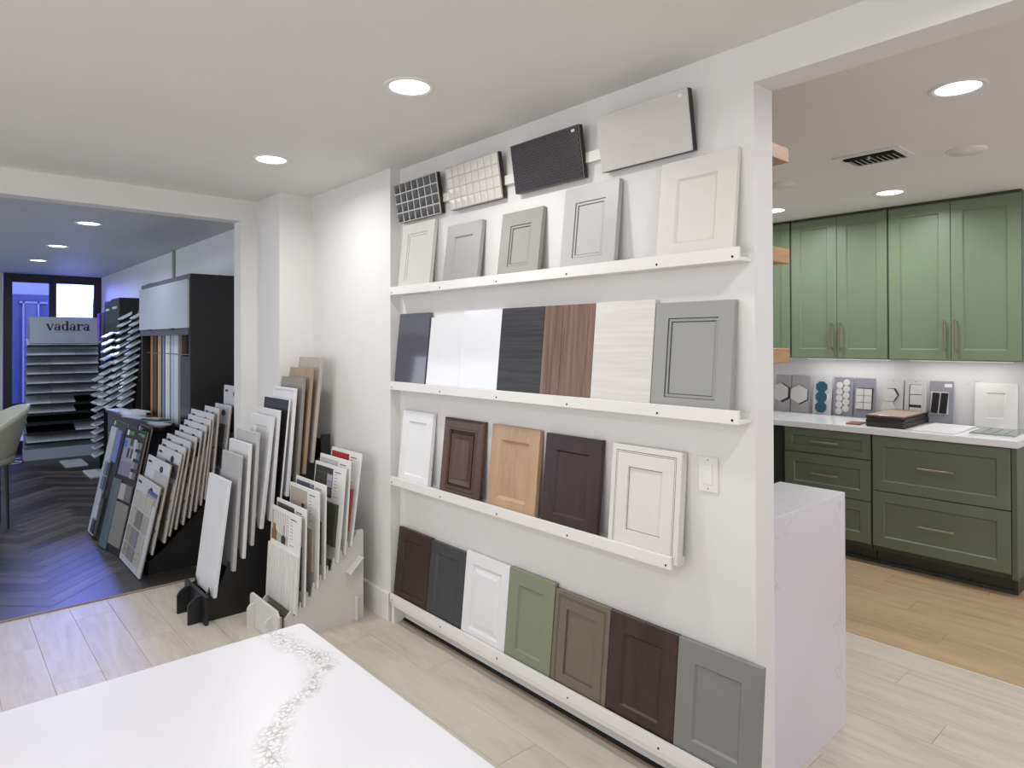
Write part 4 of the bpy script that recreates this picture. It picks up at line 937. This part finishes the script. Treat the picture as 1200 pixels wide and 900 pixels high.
for r_, z in enumerate(zr):
    box('shelf_tray', (.915-.0*r_, yf, z-.02), (1.71, yb-.022, z-.014), P('23252b'), VR)
    MB().prism([(yf+.0, z-.014), (yf+.008, z-.014), (yf+.008, z+.012), (yf, z+.012)], 'x', .93, 1.70).build('tray_lip', P('1d1f24'), VR)
    for c_ in range(3):
        blk = (r_ in (8,)) or (r_ in (9,) and c_ < 2) or (r_ in (6, 7) and c_ == 2)
        mt = SLABM[3] if blk else SLABM[4] if r_ in (10, 9) else SLABM[(r_*2+c_) % 3]
        tilt = math.atan2(.088, .20)
        M_ = Matrix.Translation((.93+c_*.258, yf+.010, z+.004)) @ Matrix.Rotation(tilt, 4, 'X')
        kinds = 'black' if blk else 'grey-white'
        slab('stone_slab_sample', '%s stone slab, %s in the %s tray of the rack with the sign' % (kinds, ('left', 'middle', 'right')[c_], ('top', 'second', 'third', 'fourth', 'fifth', 'sixth', 'seventh', 'eighth', 'ninth', 'tenth', 'lowest')[r_]), .255, .215, .008, mt, M_, 'slab samples in the %s tray of the signed rack (%s)' % (('top', 'second', 'third', 'fourth', 'fifth', 'sixth', 'seventh', 'eighth', 'ninth', 'tenth', 'lowest')[r_], kinds))
        box('price_label', (1.10+c_*.258-.01, yf-.002, z-.004), (1.16+c_*.258-.01, yf-.0002, z+.008), P('15161a'), VR)

# racks along the wall: slanted slabs pointing into the room
ORD = ['first', 'second', 'third', 'fourth', 'fifth', 'sixth', 'seventh', 'eighth', 'ninth', 'tenth', 'eleventh', 'twelfth', 'thirteenth']
def side_rack(lab, ya, yb_, x_top, z_top, x_bot, z_bot, n, w, d, rise, grp, mats, hdr=None):
    T = thing('stone_rack', lab, 'display rack')
    xs0, xs1 = x_top+d*.72, x_bot+d*.72
    for y in (ya-.012, yb_+.002):
        MB().prism([(xs1, 0), (1.78, 0), (1.78, z_top+.14), (xs0, z_top+.14)], 'y', y, y+.01).build('side_frame', BLACK, T)
    box('back_panel', (1.781, ya, 0), (1.79, yb_, z_top+.16), BLACK, T)
    rng = random.Random(n)
    for k in range(n):
        t = k/(n-1); x = x_top+(x_bot-x_top)*t; z = z_top+(z_bot-z_top)*t
        tilt = math.atan2(rise, d)
        M_ = Matrix.Translation((x, ya+.002, z)) @ Matrix.Rotation(-tilt, 4, 'Y')
        L_ = math.hypot(rise, d)
        slab('stone_chip_sample', '%s stone chip from top on %s' % (ORD[k], grp[0]), L_, w, .016, mats[rng.randrange(len(mats))], M_, grp[1])
        MB().hexa([(x+.01, ya, z-.020), (xs0 if 0 else x+d, ya, z-.020+rise), (x+d, yb_-.002, z-.020+rise), (x+.01, yb_-.002, z-.020), (x+.01, ya, z-.0175), (x+d, ya, z-.0175+rise), (x+d, yb_-.002, z-.0175+rise), (x+.01, yb_-.002, z-.0175)]).build('tray', P('2b2a3a'), T)
        
    return T
MS = [SLABM[0], SLABM[2], SLABM[1]]
side_rack('black slanted stone chip rack beside the tall black cabinet', 7.36, 7.54, 1.52, 1.735, 1.40, .86, 13, .175, .12, .075, ('the slanted rack beside the black cabinet', 'stone chips in the rack beside the black cabinet'), MS)
side_rack('black slanted stone chip rack, second from the tall black cabinet', 7.93, 8.14, 1.527, 1.744, 1.39, .80, 13, .20, .14, .085, ('the second slanted rack from the black cabinet', 'stone chips in the second wall rack'), MS)
side_rack('black slanted stone chip rack under the two logo towers', 8.36, 8.58, 1.45, 1.55, 1.40, .80, 10, .21, .14, .08, ('the slanted rack under the logo towers', 'stone chips in the rack under the logo towers'), MS)
side_rack('low slanted stone tile rack in front of the signed slab rack', 8.80, 9.04, 1.42, 1.05, 1.42, .18, 11, .23, .13, .07, ('the low rack in front of the signed slab rack', 'stone tiles in the low rack'), [SLABM[0], SLABM[1]])
tw = thing('logo_tower', 'black display tower header with small white logo, nearer one above the stone racks', 'sign', Matrix.Translation((0, 0, 0)))
box('header_box', (1.55, 8.16, 1.60), (1.85, 8.60, 1.975), P('17181d'), tw, .002); box('header_face', (1.546, 8.17, 1.70), (1.5498, 8.59, 1.965), P('30323e', .7), tw)
box('logo_print', (1.5445, 8.28, 1.86), (1.5459, 8.50, 1.885), P('c9cbd6'), tw); box('logo_print', (1.5445, 8.50, 1.86), (1.5459, 8.53, 1.885), P('a5404f'), tw); box('support', (1.80, 8.3, 0), (1.84, 8.5, 1.5995), P('17181d'), tw)
tw = thing('logo_tower', 'black display tower header with small white logo, farther one near the window', 'sign')
box('header_box', (1.60, 8.84, 1.60), (1.85, 9.24, 1.975), P('17181d'), tw, .002); box('header_face', (1.596, 8.85, 1.70), (1.5998, 9.23, 1.965), P('30323e', .7), tw)
box('logo_print', (1.5945, 8.96, 1.86), (1.5959, 9.14, 1.885), P('c9cbd6'), tw); box('logo_print', (1.5945, 9.14, 1.86), (1.5959, 9.17, 1.885), P('a5404f'), tw); box('support', (1.80, 9.085, 0), (1.84, 9.2, 1.5995), P('17181d'), tw)
o = MB().hexa([(1.62, 9.5, 1.50), (1.8, 9.5, 1.50), (1.8, 9.8, 1.50), (1.62, 9.8, 1.50), (1.64, 9.5, 1.86), (1.8, 9.5, 1.86), (1.8, 9.8, 1.86), (1.64, 9.8, 1.86)]).build('sign_box', P('3c3f52'), None); tag(o, 'small dark sign box with purple stripe near the window', 'sign')
o2 = box('purple_stripe', (1.612, 9.66, 1.52), (1.6185, 9.79, 1.85), P('7a3fd0', .3), o)
box('mount', (1.66, 9.52, 0), (1.78, 9.78, 1.4995), P('17181d'), o)
# slanted sign board over the nearest stone rack
T = thing('rack_header_board', 'slanted dark header board above the stone rack beside the black cabinet', 'sign', Matrix.Translation((1.60, 7.40, 1.80)) @ Matrix.Rotation(.28, 4, 'Y'))
box('board', (0, 0, -.05), (.012, .17, .30), P('20222b', .3), T, .001); box('logo_print', (-.0012, .05, .20), (-.0002, .13, .215), P('9a9cab'), T); box('logo_print', (-.0012, .07, .12), (-.0002, .10, .16), P('c9cbd6'), T)
# loose slabs on the floor
o = MB().box((1.33, 8.45, .0), (1.55, 8.93, .02)).build('stone_slab_sample', SLABM[2], None, .002); tag(o, 'pale slab lying on the dark floor nearest the tile boards', 'stone sample')
o = MB().box((1.22, 9.35, .0), (1.45, 9.85, .02)).build('stone_slab_sample', SLABM[1], None, .002); tag(o, 'pale slab on the dark floor by the foot of the signed rack', 'stone sample')

# ------------------------------------------------------------------ chairs at the far left
CH_M = paint('b3b2a4', .55, .03, .08, 200)
def tub_chair(x, y, rz, lab):
    T = thing('tub_chair', lab, 'chair', Matrix.Translation((x, y, 0)) @ Matrix.Rotation(rz, 4, 'Z'), 'cream upholstered chairs in the far room')
    v, f = [], []; n, mrow = 28, 8
    # shell: wraps 210 degrees around the seat, higher at the back, flaring outwards
    a0, a1 = math.radians(-105), math.radians(105)
    for off in (0, -.035):
        for i in range(n+1):
            a = a0+(a1-a0)*i/n; back_h = .98-.24*(abs(a)/a1)**2
            for j in range(mrow+1):
                s = j/mrow; r_ = .17+.13*s**.8+off; z = .50+(back_h-.50)*s
                v.append((r_*math.cos(a), r_*1.0*math.sin(a), z))
    k = (n+1)*(mrow+1)
    for i in range(n):
        for j in range(mrow):
            a = i*(mrow+1)+j; b = a+mrow+1; f.append((a, b, b+1, a+1)); f.append((k+a, k+a+1, k+b+1, k+b))
        a = i*(mrow+1)+mrow; f.append((a, a+mrow+1, k+a+mrow+1, k+a)); a = i*(mrow+1); f.append((a, k+a, k+a+mrow+1, a+mrow+1))
    for i in (0, n):
        for j in range(mrow): a = i*(mrow+1)+j; f.append((a, a+1, k+a+1, k+a))
    mesh('shell', v, f, CH_M, T, True)
    vv, ff = lathe([(.0001, .50), (.17, .50), (.20, .53), (.20, .60), (.17, .625), (.0001, .63)], 28); mesh('seat', vv, ff, CH_M, T, True)
    for sx in (-1, 1):
        for sy in (-1, 1): MB().tube((sx*.12, sy*.12, .51), (sx*.13, sy*.13, 0), .014, 10, .010).build('leg', DGREY, T)
    ring_m = MB()
    return T
tub_chair(.335, 6.75, .15, 'cream tub chair at the left edge, the nearer and lower one')
tub_chair(.22, 7.9, .15, 'cream tub chair behind, only its top edge showing')
# white cable on the floor by the signed rack
cu = bpy.data.curves.new('cable', 'CURVE'); cu.dimensions = '3D'; cu.bevel_depth = .006; cu.bevel_resolution = 2
sp = cu.splines.new('BEZIER'); pts = [(.62, 10.9, .01), (.72, 10.5, .01), (.80, 10.28, .01), (.87, 10.15, .01), (.78, 10.05, .01), (.70, 10.2, .01), (.78, 10.42, .01), (.88, 10.46, .012)]
sp.bezier_points.add(len(pts)-1)
for p_, c in zip(sp.bezier_points, pts): p_.co = c; p_.handle_left_type = p_.handle_right_type = 'AUTO'
o = bpy.data.objects.new('cable_curve', cu); COL.objects.link(o)
me = bpy.data.meshes.new_from_object(o.evaluated_get(bpy.context.evaluated_depsgraph_get())); bpy.data.objects.remove(o)
me.materials.clear(); me.materials.append(P('c9cbe0')); o = bpy.data.objects.new('cable', me); COL.objects.link(o); tag(o, 'white looped cable on the floor left of the signed rack', 'cable')
